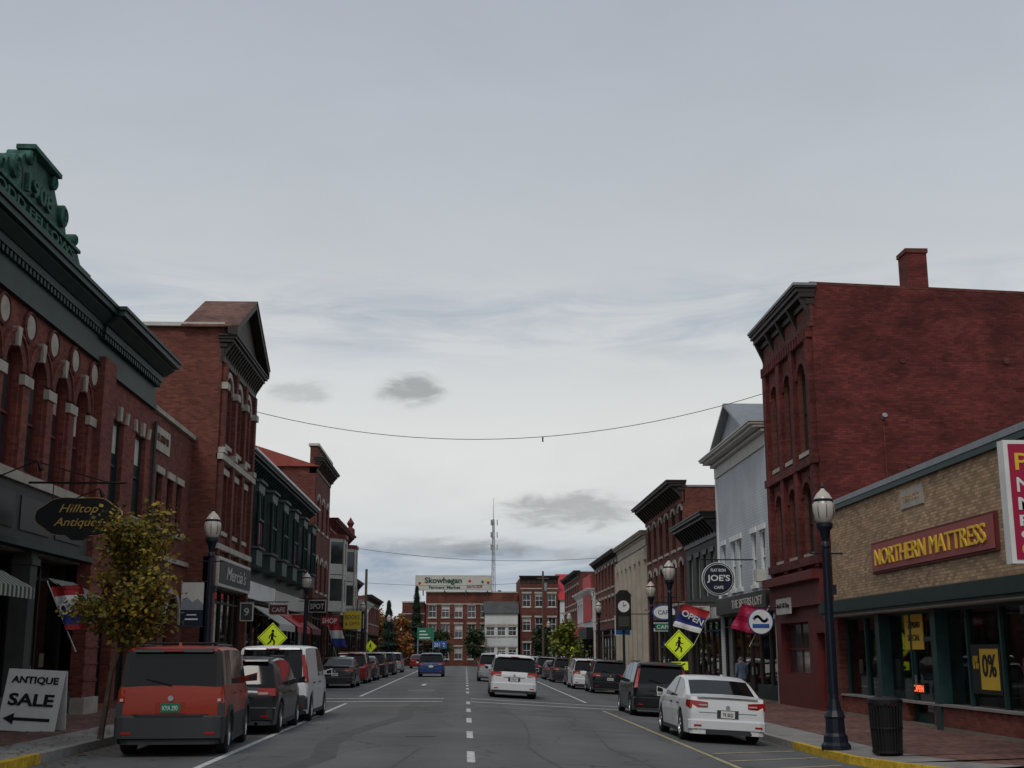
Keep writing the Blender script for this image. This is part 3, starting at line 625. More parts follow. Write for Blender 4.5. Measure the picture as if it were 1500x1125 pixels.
o.box('panel',OFF,-7.0,3.4,-.05,.05,10.3,12.2); o.box('edge',STN,-7.1,3.5,-.03,.07,10.2,12.3)
o.text('letters',"Skowhegan",DGN,(-3.2,-.07,11.5),1.05,5.2,'C',bold=.03); o.text('letters',"Farmers' Market",DGN,(-3.0,-.07,10.65),.42,4.4,'C',bold=.03); o.text('letters',"2nd FLOOR",MAR,(1.2,-.07,10.75),.42,2.2,'C',bold=.02)
for x,z,m in((-6.5,11.2,REDP),(-6.1,10.9,LYEL),(.5,11.5,REDP),(2.3,11.4,HGR),(2.8,11.6,LYEL),(3.1,11.3,REDP)): o.disc('fruit_mark',m,(x,z),.2,-.065,-.055,12)
for x in(-6,-3,0,3): o.cyl('posts',DGY,(x,.3,9.5),(x,.3,12),.08,n=6)
o.done()
o=Obj('radio_tower',loc=(8.7,400,0)); TW=mk('tower_steel',(.28,.27,.27),.5,.1)
H=44.; 
def tp(i,z): r=1.1*(1-z/H*.75); a=2*pi*i/3+.4; return (r*math.cos(a),r*math.sin(a),z)
zs=[H*k/18 for k in range(19)]
for i in range(3):
    o.cyl('legs',TW,tp(i,0),tp(i,H),.12,n=5)
    for k in range(18): o.cyl('braces',TW,tp(i,zs[k]),tp((i+1)%3,zs[k+1]),.05,n=4,caps=False); o.cyl('braces',TW,tp(i,zs[k]),tp((i+1)%3,zs[k]),.05,n=4,caps=False)
o.cyl('antenna',TW,(0,0,H),(0,0,51),.12,.05,n=5)
for z in(34,38,42): 
    for a in(0,2,4): o.box('panel_antennas',TW,1.2*math.cos(a)-.15,1.2*math.cos(a)+.15,1.2*math.sin(a)-.15,1.2*math.sin(a)+.15,z,z+1.8)
o.done()
# ================================================================ STREET FURNITURE
def lamp(x,y,z,twin=False,banner=None):
    o=Obj('street_lamp',loc=(x,y,z)); 
    o.lathe('base',NAVY,[(.0,0),(.3,0),(.3,.1),(.25,.16),(.24,.28),(.2,.34),(.19,.62),(.22,.66),(.15,.78),(.1,1.0),(.095,1.1)],n=12,smooth=False)
    o.lathe('post',NAVY,[(.095,1.1),(.085,2.5),(.07,4.05),(.1,4.08),(.1,4.13),(.065,4.2),(.12,4.42),(.18,4.5),(.18,4.58),(.1,4.6)],n=12)
    for k in range(8):
        a=2*pi*k/8; o.cyl('flutes',NAVY,(.088*math.cos(a),.088*math.sin(a),1.1),(.068*math.cos(a),.068*math.sin(a),4.0),.014,n=5)
    o.lathe('globe',FRST,[(.12,4.58),(.2,4.68),(.235,4.84),(.225,4.98),(.17,5.08)],n=16)
    o.lathe('globe_cap',FRST,[(.2,5.06),(.19,5.1),(.13,5.2),(.05,5.28),(.03,5.32)],n=16); o.lathe('cap_band',NAVY,[(.205,5.03),(.21,5.07),(.19,5.09)],n=16); o.lathe('finial',NAVY,[(.03,5.3),(.05,5.35),(.02,5.4),(0,5.48)],n=8)
    for k in range(8):
        a=2*pi*k/8; o.cyl('globe_ribs',NAVY,(.203*math.cos(a),.203*math.sin(a),4.68),(.238*math.cos(a),.238*math.sin(a),4.84),.009,n=4); o.cyl('globe_ribs',NAVY,(.238*math.cos(a),.238*math.sin(a),4.84),(.205*math.cos(a),.205*math.sin(a),5.05),.009,n=4)
    o.cyl('crossbar',NAVY,(-.35,0,3.95),(.35,0,3.95),.018,n=6); o.box('outlet',NAVY,.07,.17,-.05,.05,3.1,3.3)
    if banner:
        o.cyl('banner_rod',BLK,(-.8,0,3.4),(0,0,3.4),.015,n=5); o.cyl('banner_rod',BLK,(-.8,0,2.2),(0,0,2.2),.015,n=5)
        o.box('banner',OFF,-.75,-.15,-.008,.008,2.65,3.38); o.box('banner_lower',DNV,-.75,-.15,-.01,.01,2.22,2.65)
        o.prism('banner_mark',GRYM,[(-.75,2.66),(-.15,2.66),(-.15,2.8),(-.3,2.95),(-.45,2.85),(-.6,3.0),(-.75,2.85)],'y',-.012,.012); o.box('banner_lines',WHT,-.62,-.28,-.014,.014,2.38,2.42); o.box('banner_lines',WHT,-.58,-.32,-.014,.014,2.5,2.53)
    o.done()
for a in [(7.5,25.7,-.26),(-6.95,34.2,.15,False,True),(-7.7,60.7,.15),(-7.8,95,.15),(-7.8,128,.15),(7.6,46.5,-.26),(8.9,60,-.28),(8.9,84,-.28),(8.9,108,-.28),(8.9,135,-.28)]: lamp(*a)
def stroke(o,part,m,pts,w,y0,y1):
    for (a,b),(c,d) in zip(pts,pts[1:]):
        v=Vector((c-a,d-b)); v.normalize(); n=Vector((-v.y,v.x))*w/2; e=v*w*.3
        o.prism(part,m,[(a-n.x-e.x,b-n.y-e.y),(c-n.x+e.x,d-n.y+e.y),(c+n.x+e.x,d+n.y+e.y),(a+n.x-e.x,b+n.y-e.y)],'y',y0,y1)
def pedsign(x,y,z,h=2.05,arrow=True):
    o=Obj('pedestrian_crossing_sign',loc=(x,y,z)); c=h; r=.54
    o.cyl('post',GRYM,(0,.03,0),(0,.03,h+r),.03,n=6)
    o.prism('panel',YSG,[(0,c-r),(r,c),(0,c+r),(-r,c)],'y',-.01,.0)
    q=r-.045; k=r-.07
    for a,b,cc,d in(((0,c-q),(q,c),(k,c),(0,c-k)),((q,c),(0,c+q),(0,c+k),(k,c)),((0,c+q),(-q,c),(-k,c),(0,c+k)),((-q,c),(0,c-q),(0,c-k),(-k,c))): o.prism('border',BLK,[a,b,cc,d],'y',-.014,-.011)
    S=.62
    def T(p): return [(a*S,c+b*S) for a,b in p]
    o.disc('figure',BLK,(.02*S,c+.38*S),.085*S,-.016,-.011,12)
    for p,w in(([(0,.24),(-.02,-.04)],.16),([(-.02,-.04),(.12,-.2),(.1,-.4)],.09),([(-.02,-.04),(-.1,-.22),(-.25,-.36)],.09),([(0,.24),(.12,.08),(.22,.06)],.06),([(0,.24),(-.16,.1),(-.18,-.04)],.06)): stroke(o,'figure',BLK,T(p),w*S,-.016,-.011)
    if arrow:
        o.box('arrow_plate',YSG,-.3,.3,-.01,0,c-r-.36,c-r-.06); stroke(o,'arrow',BLK,[(.18,c-r-.13),(-.12,c-r-.28)],.05,-.016,-.011); o.prism('arrow',BLK,[(-.2,c-r-.32),(-.06,c-r-.32),(-.14,c-r-.17)],'y',-.016,-.011)
    o.done()
pedsign(-7.0,46,.15); pedsign(7.75,45.6,-.25,2.2); pedsign(-8.1,108,.15); pedsign(8.9,106,-.3)
o=Obj('sandwich_board',loc=(-8.62,25.8,.15),rot=(0,.05,-.08))
for s_ in(-1,1):
    o.hexa('panel',WHT,[(-.58,s_*.28-.015,0),(.58,s_*.28-.015,0),(-.58,s_*.28+.015,0),(.58,s_*.28+.015,0),(-.58,s_*.04-.015,1.18),(.58,s_*.04-.015,1.18),(-.58,s_*.04+.015,1.18),(.58,s_*.04+.015,1.18)])
def lean(z): return -.28+.24*z/1.18-.022
for t,z,h,w in(("ANTIQUE",.97,.16,.95),("SALE",.6,.24,.92)):
    b=len(o.P.get('letters',([],))[0]); o.text('letters',t,BLK,(0,0,z),h,w,'C',bold=.03)
    p=o.P['letters'][0]
    for i in range(b,len(p)): p[i].y+=lean(p[i].z)-.002
for q in([(-.3,.2),(.45,.2),(.45,.26),(-.3,.26)],[(-.5,.23),(-.28,.12),(-.28,.34)]):
    o.add('arrow',[(a,lean(b)-.004,b) for a,b in q],[tuple(range(len(q)))],BLK)
o.done()
o=Obj('trash_can',loc=(8.05,24.2,-.25))
o.lathe('liner',BLK,[(0,.05),(.24,.05),(.27,.9),(.25,.92),(.25,.6)],n=20)
for k in range(28):
    a=2*pi*k/28; o.cyl('slats',BLK,(.26*math.cos(a),.26*math.sin(a),.04),(.31*math.cos(a),.31*math.sin(a),.98),.016,n=4)
for z,r in((.06,.275),(.5,.295),(.97,.32)): o.lathe('rings',BLK,[(r-.01,z),(r+.012,z),(r+.012,z+.04),(r-.01,z+.04)],n=24)
o.lathe('lid',BLK,[(.33,1.0),(.33,1.04),(.2,1.09),(.19,1.05)],n=24); o.done()
o=Obj('antiques_hanging_sign',loc=(-8.55,27.6,4.6))
pts=[]
for i in range(40):
    t=2*pi*i/40; r=1+.05*math.cos(6*t); pts.append((.9*r*math.cos(t),.42*r*math.copysign(abs(math.sin(t))**.7,math.sin(t))))
o.prism('board',BLK,pts,'y',-.04,.04); o.prism('gilt_edge',GLD,[(a*1.015,b*1.03) for a,b in pts],'y',-.03,.03)
o.prism('lower_scroll',BLK,[(-.3,-.38),(.3,-.38),(.12,-.52),(-.12,-.52)],'y',-.035,.035)
o.text('letters',"Hilltop",GLD,(0,-.045,.15),.24,.85,'C',shear=.35); o.text('letters',"Antiques",GLD,(0,-.045,-.15),.24,1.05,'C',shear=.35)
o.cyl('bracket',BLK,(-1.3,0,.75),(1.0,0,.75),.025,n=6); o.cyl('bracket',BLK,(-1.3,0,1.3),(.6,0,.76),.015,n=6)
for x in(-.6,.6): o.cyl('chain',BLK,(x,0,.38),(x,0,.75),.012,n=5)
o.done()
def flag(name,x,y,z,w,h,mats,txt,tilt,side):
    o=Obj(name,loc=(x,y,z),rot=(0,tilt,0))
    n=10
    for i in range(n):
        for j in range(9):
            def P(a,b): return (side*w*a/n,.07*math.sin(a*.9+b*.5)+.03*math.sin(b*1.3),-h*b/9-.025*a)
            o.poly('cloth',mats[min(j*len(mats)//9,len(mats)-1)],[P(i,j),P(i+1,j),P(i+1,j+1),P(i,j+1)],True)
    if txt: o.text('letters',txt,WHT,(side*w/2,-.11,-h*.58),h*.26,w*.85,'C',bold=.02)
    o.cyl('staff',OFF,(0,0,.15),(0,0,-h*1.5),.015,n=6); o.done()
flag('open_flag',-9.3,28.3,3.1,.65,1.05,[REDP,WHT,BLUE,BLUE,REDP],"OPEN",-.45,1)
flag('open_flag',9.9,50.5,3.3,1.1,1.0,[REDP,BLUE,BLUE,WHT],"OPEN",.5,-1)
flag('open_flag',10.9,45,3.2,.9,1.0,[CRIM,CRIM],None,.5,-1)
flag('banner_flag',-9.0,82,3.6,.8,1.6,[REDP,WHT,BLUE],None,-.3,1)
def roundsign(name,x,y,z,r,m,rim,lines,lm):
    o=Obj(name,loc=(x,y,z)); o.disc('rim',rim,(0,0),r,-.04,.04,32); o.disc('panel',m,(0,0),r*.96,-.05,.05,32); o.disc('ring',rim,(0,0),r*.9,-.053,-.051,32); o.disc('inner',m,(0,0),r*.87,-.056,-.054,32)
    for t,dz,h,w in lines: o.text('letters',t,lm,(0,-.06,dz),h,w,'C',bold=.02)
    o.cyl('bracket',BLK,(-r,0,r+.1),(11.5-x,0,r+.1),.025,n=6); o.cyl('hanger',BLK,(0,0,r-.02),(0,0,r+.1),.02,n=5); o.done()
roundsign('cafe_round_sign',10.05,49.5,4.55,.66,DNV,WHT,[("JOE'S",0,.32,.92),("FLAT IRON",.34,.12,.6),("CAFE",-.34,.12,.38)],WHT)
o=Obj('shop_round_sign',loc=(10.5,44.5,2.75)); o.disc('panel',WHT,(0,0),.42,-.04,.04,28); o.disc('edge',SBL,(0,0),.45,-.03,.03,28)
stroke(o,'mark',SBL,[(-.24+.04*k,.10+.09*math.sin(k*.52)) for k in range(13)],.09,-.05,-.041); o.box('band',SBL,-.3,.3,-.05,-.041,-.22,-.08); o.cyl('bracket',BLK,(-.4,0,.5),(1,0,.5),.02,n=5); o.cyl('hanger',BLK,(0,0,.42),(0,0,.5),.015,n=5); o.done()
def board(name,x,y,z,w,h,m,edge,lines,lm,wallx=11.5,oval=False):
    o=Obj(name,loc=(x,y,z))
    if oval: o.disc('edge',edge,(0,0),w/2,-.04,.04,28,h/2); o.disc('panel',m,(0,0),w/2-.05,-.05,.05,28,h/2-.05)
    else: o.box('edge',edge,-w/2,w/2,-.04,.04,-h/2,h/2); o.box('panel',m,-w/2+.04,w/2-.04,-.05,.05,-h/2+.04,h/2-.04)
    for t,dz,hh,ww in lines: o.text('letters',t,lm,(0,-.055,dz),hh,ww,'C',bold=.01)
    o.cyl('bracket',BLK,(-w/2 if wallx>0 else w/2,0,h/2+.1),(wallx-x,0,h/2+.1),.025,n=6)
    for s_ in(-.3,.3): o.cyl('hanger',BLK,(s_*w,0,h/2-.12),(s_*w,0,h/2+.1),.012,n=4)
    o.done()
board('auction_sign',10.6,57,3.5,1.15,.6,OFF,MAR,[("AUCTION",-.05,.17,.95),("GALLERY",.17,.08,.6)],MAR)
board('shop_sign',9.2,58,3.5,1.1,.7,WHT,SBL,[("CAFE",0,.2,.6)],SBL,oval=True); board('shop_sign',9.0,72,3.2,.9,1.1,SBL,WHT,[("GIFTS",.1,.2,.7)],WHT)
board('shop_sign',10.4,66,3.0,1.0,.45,HGR,WHT,[("CAFE",0,.2,.7)],WHT)
board('optical_sign',-8.6,73,4.3,1.0,.7,BLK,OFF,[("SPOT",0,.3,.8)],OFF,-9.6); board('shop_sign',-8.4,78,3.6,1.1,.55,REDP,MAR,[("SHOP",0,.3,.9)],WHT,-9.3)
board('shop_sign',-7.9,88,3.9,1.3,1.3,LYEL,HGR,[("BOOKS",.2,.3,1.0),("& GIFTS",-.25,.22,1.0)],HGR,-9.3); board('shop_sign',-8.6,58,3.6,.9,.5,MAR,OFF,[("CAFE",0,.2,.6)],OFF,-9.6)
board('shop_sign',-8.4,48.5,3.2,.5,.7,DGY,OFF,[("9",0,.3,.2)],OFF,-9.0); board('shop_sign',-8.7,66,3.4,.8,.5,REDP,OFF,[],OFF,-9.6)
o=Obj('street_clock',loc=(8.8,70,-.3)); o.cyl('post',GRN,(0,0,0),(0,0,3.4),.09,.07,n=10); o.lathe('base',GRN,[(.25,0),(.25,.3),(.12,.6)],n=12)
o.box('case',BLK,-.42,.42,-.2,.2,3.2,5.1); o.prism('pediment',BLK,[(-.48,5.1),(.48,5.1),(.2,5.4),(-.2,5.4)],'y',-.22,.22); o.disc('face',WHT,(0,4.5),.32,-.22,-.2,24); o.box('panel',DGY,-.3,.3,-.215,-.2,3.4,3.95)
stroke(o,'hands',BLK,[(0,4.5),(.14,4.6)],.04,-.23,-.221); stroke(o,'hands',BLK,[(0,4.5),(-.03,4.74)],.03,-.23,-.221); o.done()
o=Obj('route_guide_sign',loc=(-5.3,166.8,0)); 
for x in(-1,1): o.cyl('post',GRYM,(x,0,0),(x,0,5),.08,n=6)
o.box('panel',HGR,-1.1,1.1,-.08,-.03,3.3,4.9)
for k in range(3): o.box('legend',WHT,-.8,.6-.3*k,-.09,-.081,3.55+k*.42,3.68+k*.42)
o.done()
o=Obj('route_shield_sign',loc=(-3.4,166.5,0)); o.cyl('post',GRYM,(0,0,0),(0,0,3.2),.05,n=6); o.box('panel',SBL,-.9,.9,-.08,-.03,2.2,3.2); o.text('number',"201",WHT,(-.4,-.085,2.7),.5,.7); o.text('number',"2",WHT,(.5,-.085,2.7),.5,.3); o.done()
def pole(x,y,h,arm=True):
    o=Obj('utility_pole',loc=(x,y,0)); o.cyl('shaft',BARK,(0,0,-.4),(0,0,h),.14,.10,n=8)
    o.cyl('transformer',GRYM,(.28,0,h-2),(.28,0,h-1.2),.16,n=10) if arm else None
    if arm: o.box('crossarm',BARK,-.6,.6,-.05,.05,h-.8,h-.68)
    o.done()
pole(-8.2,103,8.4,False); pole(8.0,130,10.0)
def cable(name,a,b,sag,r=.02,n=24):
    o=Obj(name); a=Vector(a);b=Vector(b); P=[a.lerp(b,i/n)-Vector((0,0,sag*4*(i/n)*(1-i/n))) for i in range(n+1)]
    for p,q in zip(P,P[1:]): o.cyl('cable',WIRE,p,q,r,n=5,caps=False)
    if sag>1: p=P[int(n*.6)]; o.cyl('hook',WIRE,p,p-Vector((0,0,.2)),.03,n=5)
    o.done()
cable('overhead_cable',(-8.9,49.5,11.3),(11.4,46,11.4),1.5,.013); cable('overhead_cable',(-9,100,9.9),(11.4,100,9.2),.6,.016); cable('overhead_cable',(-9.3,118,8.1),(11.4,112,8.4),.5,.016)
# ================================================================ TREES
def leafmats(pfx,cols): return [mk(pfx+str(i),c,.6,.25,3) for i,c in enumerate(cols)]
LYG=leafmats('leaf_yellow',[(.27,.18,.02),(.17,.135,.02),(.11,.11,.02),(.22,.13,.02),(.075,.075,.015)])
LOR=leafmats('leaf_orange',[(.26,.08,.015),(.18,.05,.012),(.30,.14,.02),(.10,.07,.02)])
LGR=leafmats('leaf_green',[(.03,.05,.02),(.05,.07,.025),(.02,.035,.015)])
def leaves(o,pts,n,rad,size,mats,rr):
    for _ in range(n):
        c,k=rr.choice(pts); 
        p=Vector(c)+Vector((rr.gauss(0,rad*k),rr.gauss(0,rad*k),rr.gauss(0,rad*k*.8)))
        u=Vector((rr.uniform(-1,1),rr.uniform(-1,1),rr.uniform(-.6,.6))).normalized(); w=u.orthogonal().normalized(); s=size*rr.uniform(.6,1.3)
        w=(Matrix.Rotation(rr.uniform(0,6.28),3,u)@w)*s*.5; u=u*s*.7
        m=mats[(int(abs(c[0]*7))+int(abs(c[2]*5))+(rr.random()<.4)+(rr.random()<.2))%len(mats)]
        o.add('foliage',[p-u,p+w,p+u,p-w],[(0,1,2,3)],m)
def tree(name,x,y,z,h,cr,tr,mats,n,size,seed,lean=(0,0),low=.4,clump=.17,nb=17):
    rr=random.Random(seed); o=Obj(name,loc=(x,y,z)); tips=[]
    top=Vector((lean[0],lean[1],h*.8)); base=Vector((0,0,0))
    segs=[base.lerp(top,i/6)+Vector((rr.uniform(-.05,.05),rr.uniform(-.05,.05),0))*(i>0) for i in range(7)]
    for i in range(6): o.cyl('trunk',BARK,segs[i],segs[i+1],tr*(1-i/7),tr*(1-(i+1)/7),n=8,caps=False)
    for k in range(nb):
        t=low+(1-low)*rr.random()*.95; st=base.lerp(top,t*1.0)
        a=rr.uniform(0,2*pi); r=cr*rr.uniform(.5,1.)*(1-.5*max(0,(t-.6))/.4); e=st+Vector((r*math.cos(a),r*math.sin(a),rr.uniform(.1,.32)*h*.6))
        mid=st.lerp(e,.5)+Vector((0,0,-.05*h*rr.random()))
        o.cyl('limbs',BARK,st,mid,tr*.35,tr*.22,n=5,caps=False); o.cyl('limbs',BARK,mid,e,tr*.22,tr*.08,n=5,caps=False)
        tips+= [(tuple(e),1.),(tuple(mid.lerp(e,.5)),.9)]
        for q in range(2):
            e2=mid+Vector((rr.uniform(-1,1),rr.uniform(-1,1),rr.uniform(-.2,1)))*cr*.4; o.cyl('limbs',BARK,mid,e2,tr*.14,tr*.05,n=4,caps=False); tips.append((tuple(e2),.8))
    tips.append((tuple(top),1))
    leaves(o,tips,n,cr*clump*1.3,size,mats,rr); return o.done()
tree('street_tree',-6.55,23.3,.15,4.35,.88,.06,LYG,7600,.075,4,lean=(.5,0),low=.46,nb=24,clump=.15)
tree('street_tree',7.2,93,-.3,4.2,1.3,.08,leafmats('leaf_lime',[(.18,.2,.03),(.1,.13,.02)]),1600,.2,5)
for i,(x,y,h,c,mt) in enumerate([(-10.6,160,7.0,2.2,LOR),(-13.5,170,9,3,LOR),(-8.6,174,7.5,1.6,LOR),(-12,146,5.5,1.8,LOR),(-3.6,168,4.8,1.6,LGR),(1.2,168,5.2,1.5,LGR),(-7.8,158,4.2,1.2,LOR),(9.3,150,5.0,1.4,LGR)]):
    tree('maple_tree' if mt is LOR else 'street_tree',x,y,0,h,c,.16,mt,2200,.3,30+i,low=.3)
def spruce(x,y,h,r,seed):
    rr=random.Random(seed); o=Obj('spruce_tree',loc=(x,y,0)); o.cyl('trunk',BARK,(0,0,0),(0,0,h),.2,.02,n=6)
    M=leafmats('needle',[(.012,.03,.016),(.02,.042,.022),(.03,.05,.03)])
    for k in range(2600):
        t=rr.random()**.8; z=h*(.08+.92*t); rad=r*(1-t)*(.8+.25*math.sin(z*5))+.05; a=rr.uniform(0,6.28); q=rad*rr.uniform(.5,1.05)
        p=Vector((q*math.cos(a),q*math.sin(a),z-.15*q)); d=Vector((math.cos(a),math.sin(a),-.45)).normalized(); s=Vector((-math.sin(a),math.cos(a),0))
        o.add('foliage',[p-d*.3,p+s*.13,p+d*.3,p-s*.13],[(0,1,2,3)],rr.choice(M))
    o.done()
spruce(-9.6,157,8.0,1.7,1); spruce(-6.6,168.5,10.4,2.0,2)
o=Obj('distant_trees'); rr=random.Random(9); pts=[((rr.uniform(-120,130),rr.uniform(230,300),rr.uniform(0,9)),1) for _ in range(160)]
leaves(o,pts,9000,2.4,1.2,LOR[:3]+LGR,rr); o.done()
o=Obj('fallen_leaves'); rr=random.Random(3)
for _ in range(1100):
    x=rr.choice([rr.uniform(-9.8,-6.7),rr.gauss(-6.25,.2),rr.gauss(-7,.5)]); y=rr.uniform(17,42); 
    if x<-9.8 : continue
    z=(.155+.001 if x<-6.5 else .008); 
    if -6.7<x<-6.45: continue
    a=rr.uniform(0,6.28); s=rr.uniform(.025,.055)
    o.add('leaves',[(x+s*math.cos(a+k*pi/2)*(1 if k%2 else .6),y+s*math.sin(a+k*pi/2),z+rr.uniform(.0,.015)) for k in range(4)],[(0,1,2,3)],rr.choice(LYG+LOR))
o.done()
# ================================================================ VEHICLES
def paint(n,c,rough=.32,metal=.0,coat=.35): return mk('car_paint_'+n,c,rough,.04,metal=metal,spec=.3,coat=coat)
ORG=paint('orange',(.27,.026,.008),coat=.15); PW=paint('white',(.66,.67,.68)); PB=paint('black',(.010,.011,.013)); PC=paint('charcoal',(.03,.033,.037),metal=.2); PBL=paint('blue',(.015,.045,.17)); PR=paint('red',(.18,.012,.012)); PS=paint('silver',(.3,.31,.32),metal=.3); PN=paint('slate',(.05,.06,.075))
PGN=mk('plate_green',(.01,.16,.09),.5,.05)
KINDS={
 'suv':dict(top=[(0,.50),(.008,.56),(.02,.60),(.085,.93),(.12,.975),(.3,1),(.5,.99),(.62,.94),(.77,.655),(.9,.6),(.975,.5),(1,.38)],rg=(.02,.085),ws=(.62,.77),sg=(.11,.72),belt=.6,pil=(.30,.47),seam=(.25,.46,.66),tum=.15),
 'boxy':dict(top=[(0,.55),(.004,.59),(.008,.63),(.032,.955),(.05,.985),(.3,1),(.6,.99),(.68,.955),(.8,.66),(.93,.60),(.985,.46),(1,.38)],rg=(.008,.032),ws=(.68,.8),sg=(.045,.75),belt=.62,pil=(.25,.48),seam=(.28,.5,.7),tum=.08),
 'van':dict(top=[(0,.50),(.006,.54),(.012,.57),(.035,.95),(.055,.985),(.3,1),(.6,.99),(.68,.95),(.82,.62),(.93,.53),(.985,.42),(1,.33)],rg=(.012,.035),ws=(.68,.82),sg=(.48,.77),belt=.57,pil=(.5,),seam=(.2,.47,.68),tum=.1),
 'sedan':dict(top=[(0,.50),(.012,.64),(.03,.69),(.13,.72),(.27,.93),(.34,.985),(.45,1),(.56,.985),(.76,.69),(.9,.62),(.975,.5),(1,.36)],rg=(.13,.27),ws=(.57,.76),sg=(.2,.7),belt=.64,pil=(.42,.445),seam=(.24,.43,.65),tum=.17),
}
def car(name,x,y,L,W,H,kind,col,yaw=0,low=None,plate=None,pm=WHT,pl=BLK,rw=.33,rack=False,trim=PLS,tl='std'):
    z=gz(x)+.002
    roll=math.atan(.055) if x>0 else 0
    o=Obj(name,loc=(x,y,z),rot=(0,roll,yaw)); K=KINDS[kind]; hw=W/2; low=low or col
    T=[(a*L,b*H) for a,b in K['top']]
    def itp(v,P):
        for (a,p),(b,q) in zip(P,P[1:]):
            if a<=v<=b: return p+(q-p)*(v-a)/(b-a) if b>a else q
        return P[-1][1]
    plan=[(0,.90),(.01*L,.93),(.03*L,.955),(.1*L,.985),(.25*L,1),(.75*L,1),(.9*L,.96),(.97*L,.88),(1.0*L,.72)]
    if kind in('boxy','van'): plan[0]=(0,.94); plan[1]=(.01*L,.965); plan[2]=(.03*L,.98)
    ra=rw+.06; wy=(.185*L if kind!='sedan' else .215*L, .81*L); sill=.2
    S={a for a,_ in T}|{a for a,_ in plan}
    for c in wy:
        for k in range(11): S.add(round(c+ra*math.cos(pi*k/10),4))
        S.add(c-ra-.004); S.add(c+ra+.004)
    pil=[(p*L-.035,p*L+.035) for p in K['pil']]; seam=[(p*L-.006,p*L+.006) for p in K['seam']]
    sg=(K['sg'][0]*L,K['sg'][1]*L)
    for a,b in pil+seam+[sg]: S|={a,b}
    for q in(.2,.38,.55): S.add(q*L)
    S=sorted(s for s in S if -1e-6<=s<=L+1e-6)
    S2=[S[0]]
    for s in S[1:]:
        if s-S2[-1]>.003: S2.append(s)
    S=S2
    rings=[]
    for s in S:
        tp=itp(s,T); w=hw*itp(s,plan); bl=min(K['belt']*H+.03*H*(1-s/L),tp-.03)
        zb=sill+(.08 if s<.03*L or s>.97*L else 0)
        for c in wy:
            if abs(s-c)<=ra+1e-4: zb=max(zb,rw+math.sqrt(max(0,ra*ra-(s-c)**2)))
        t=max(0,min(1,(tp-bl)/(H*(1-K['belt']))))
        wr=w*(.955-t*K['tum']); z2=max(zb+.02,.36*H) ; z2=min(z2,bl-.06) if bl-.06>zb+.02 else (zb+bl)/2
        z3=max(z2+.02,bl-.09)
        rings.append([(0,zb),(w*.965,zb),(w,z2),(w*.99,z3),(w*.955,bl),(wr,tp-.05*t-.004),(wr-.07-.03*(1-t),tp-.006),(wr*.5,tp+.012),(0,tp+.018)])
    n=len(rings); V=[]
    for si,s in enumerate(S):
        for q in rings[si]: V.append((q[0],s,q[1]))
        for q in rings[si]: V.append((-q[0],s,q[1]))
    for i in range(n-1):
        mid=(S[i]+S[i+1])/2
        ins=any(a<=mid<=b for a,b in seam); inp=any(a<=mid<=b for a,b in pil)
        for r in range(8):
            m=col
            if r==0: m=RUB
            elif r==1: m=low
            elif r==4 and sg[0]<mid<sg[1] : m=BLK if inp else CG
            elif r in(6,7):
                if K['rg'][0]*L<mid<K['rg'][1]*L or K['ws'][0]*L<mid<K['ws'][1]*L: m=CG
            if kind=='boxy' and r in(4,5) and K['rg'][0]*L<mid<K['sg'][0]*L: m=BLK
            if kind=='suv' and r==5 and K['rg'][0]*L<mid<K['rg'][1]*L: m=CG
            if ins and r in(1,2,3): m=RUB
            for side in(0,1):
                a=i*18+side*9+r; b=a+1; c=(i+1)*18+side*9+r+1; d=c-1
                f=(a,d,c,b) if side==0 else (a,b,c,d)
                o.add('body',[V[k] for k in f],[(0,1,2,3)],m,True)
    for i,rev in((0,False),(n-1,True)):
        for r0,r1,mm in((1,2,low),(2,8,col)):
            P=[V[i*18+r] for r in range(r0,r1+1)]+[V[i*18+9+r] for r in range(min(r1,7) if r1==8 else r1,r0-1,-1)]
            o.add('body',P if not rev else P[::-1],[tuple(range(len(P)))],mm)
    p=o.P['body']; mp={}; nv=[]; idx=[]
    for v in p[0]:
        k=(round(v.x,4),round(v.y,4),round(v.z,4))
        if k not in mp: mp[k]=len(nv); nv.append(v)
        idx.append(mp[k])
    nf=[];nm=[];ns=[]
    for f,m,s_ in zip(p[1],p[2],p[3]):
        g=[]; 
        for q in f:
            if idx[q] not in g: g.append(idx[q])
        if len(g)>=3: nf.append(g);nm.append(m);ns.append(s_)
    o.P['body']=(nv,nf,nm,ns)
    o.box('underbody',RUB,-hw*.7,hw*.7,.15,L-.2,.2,.5)
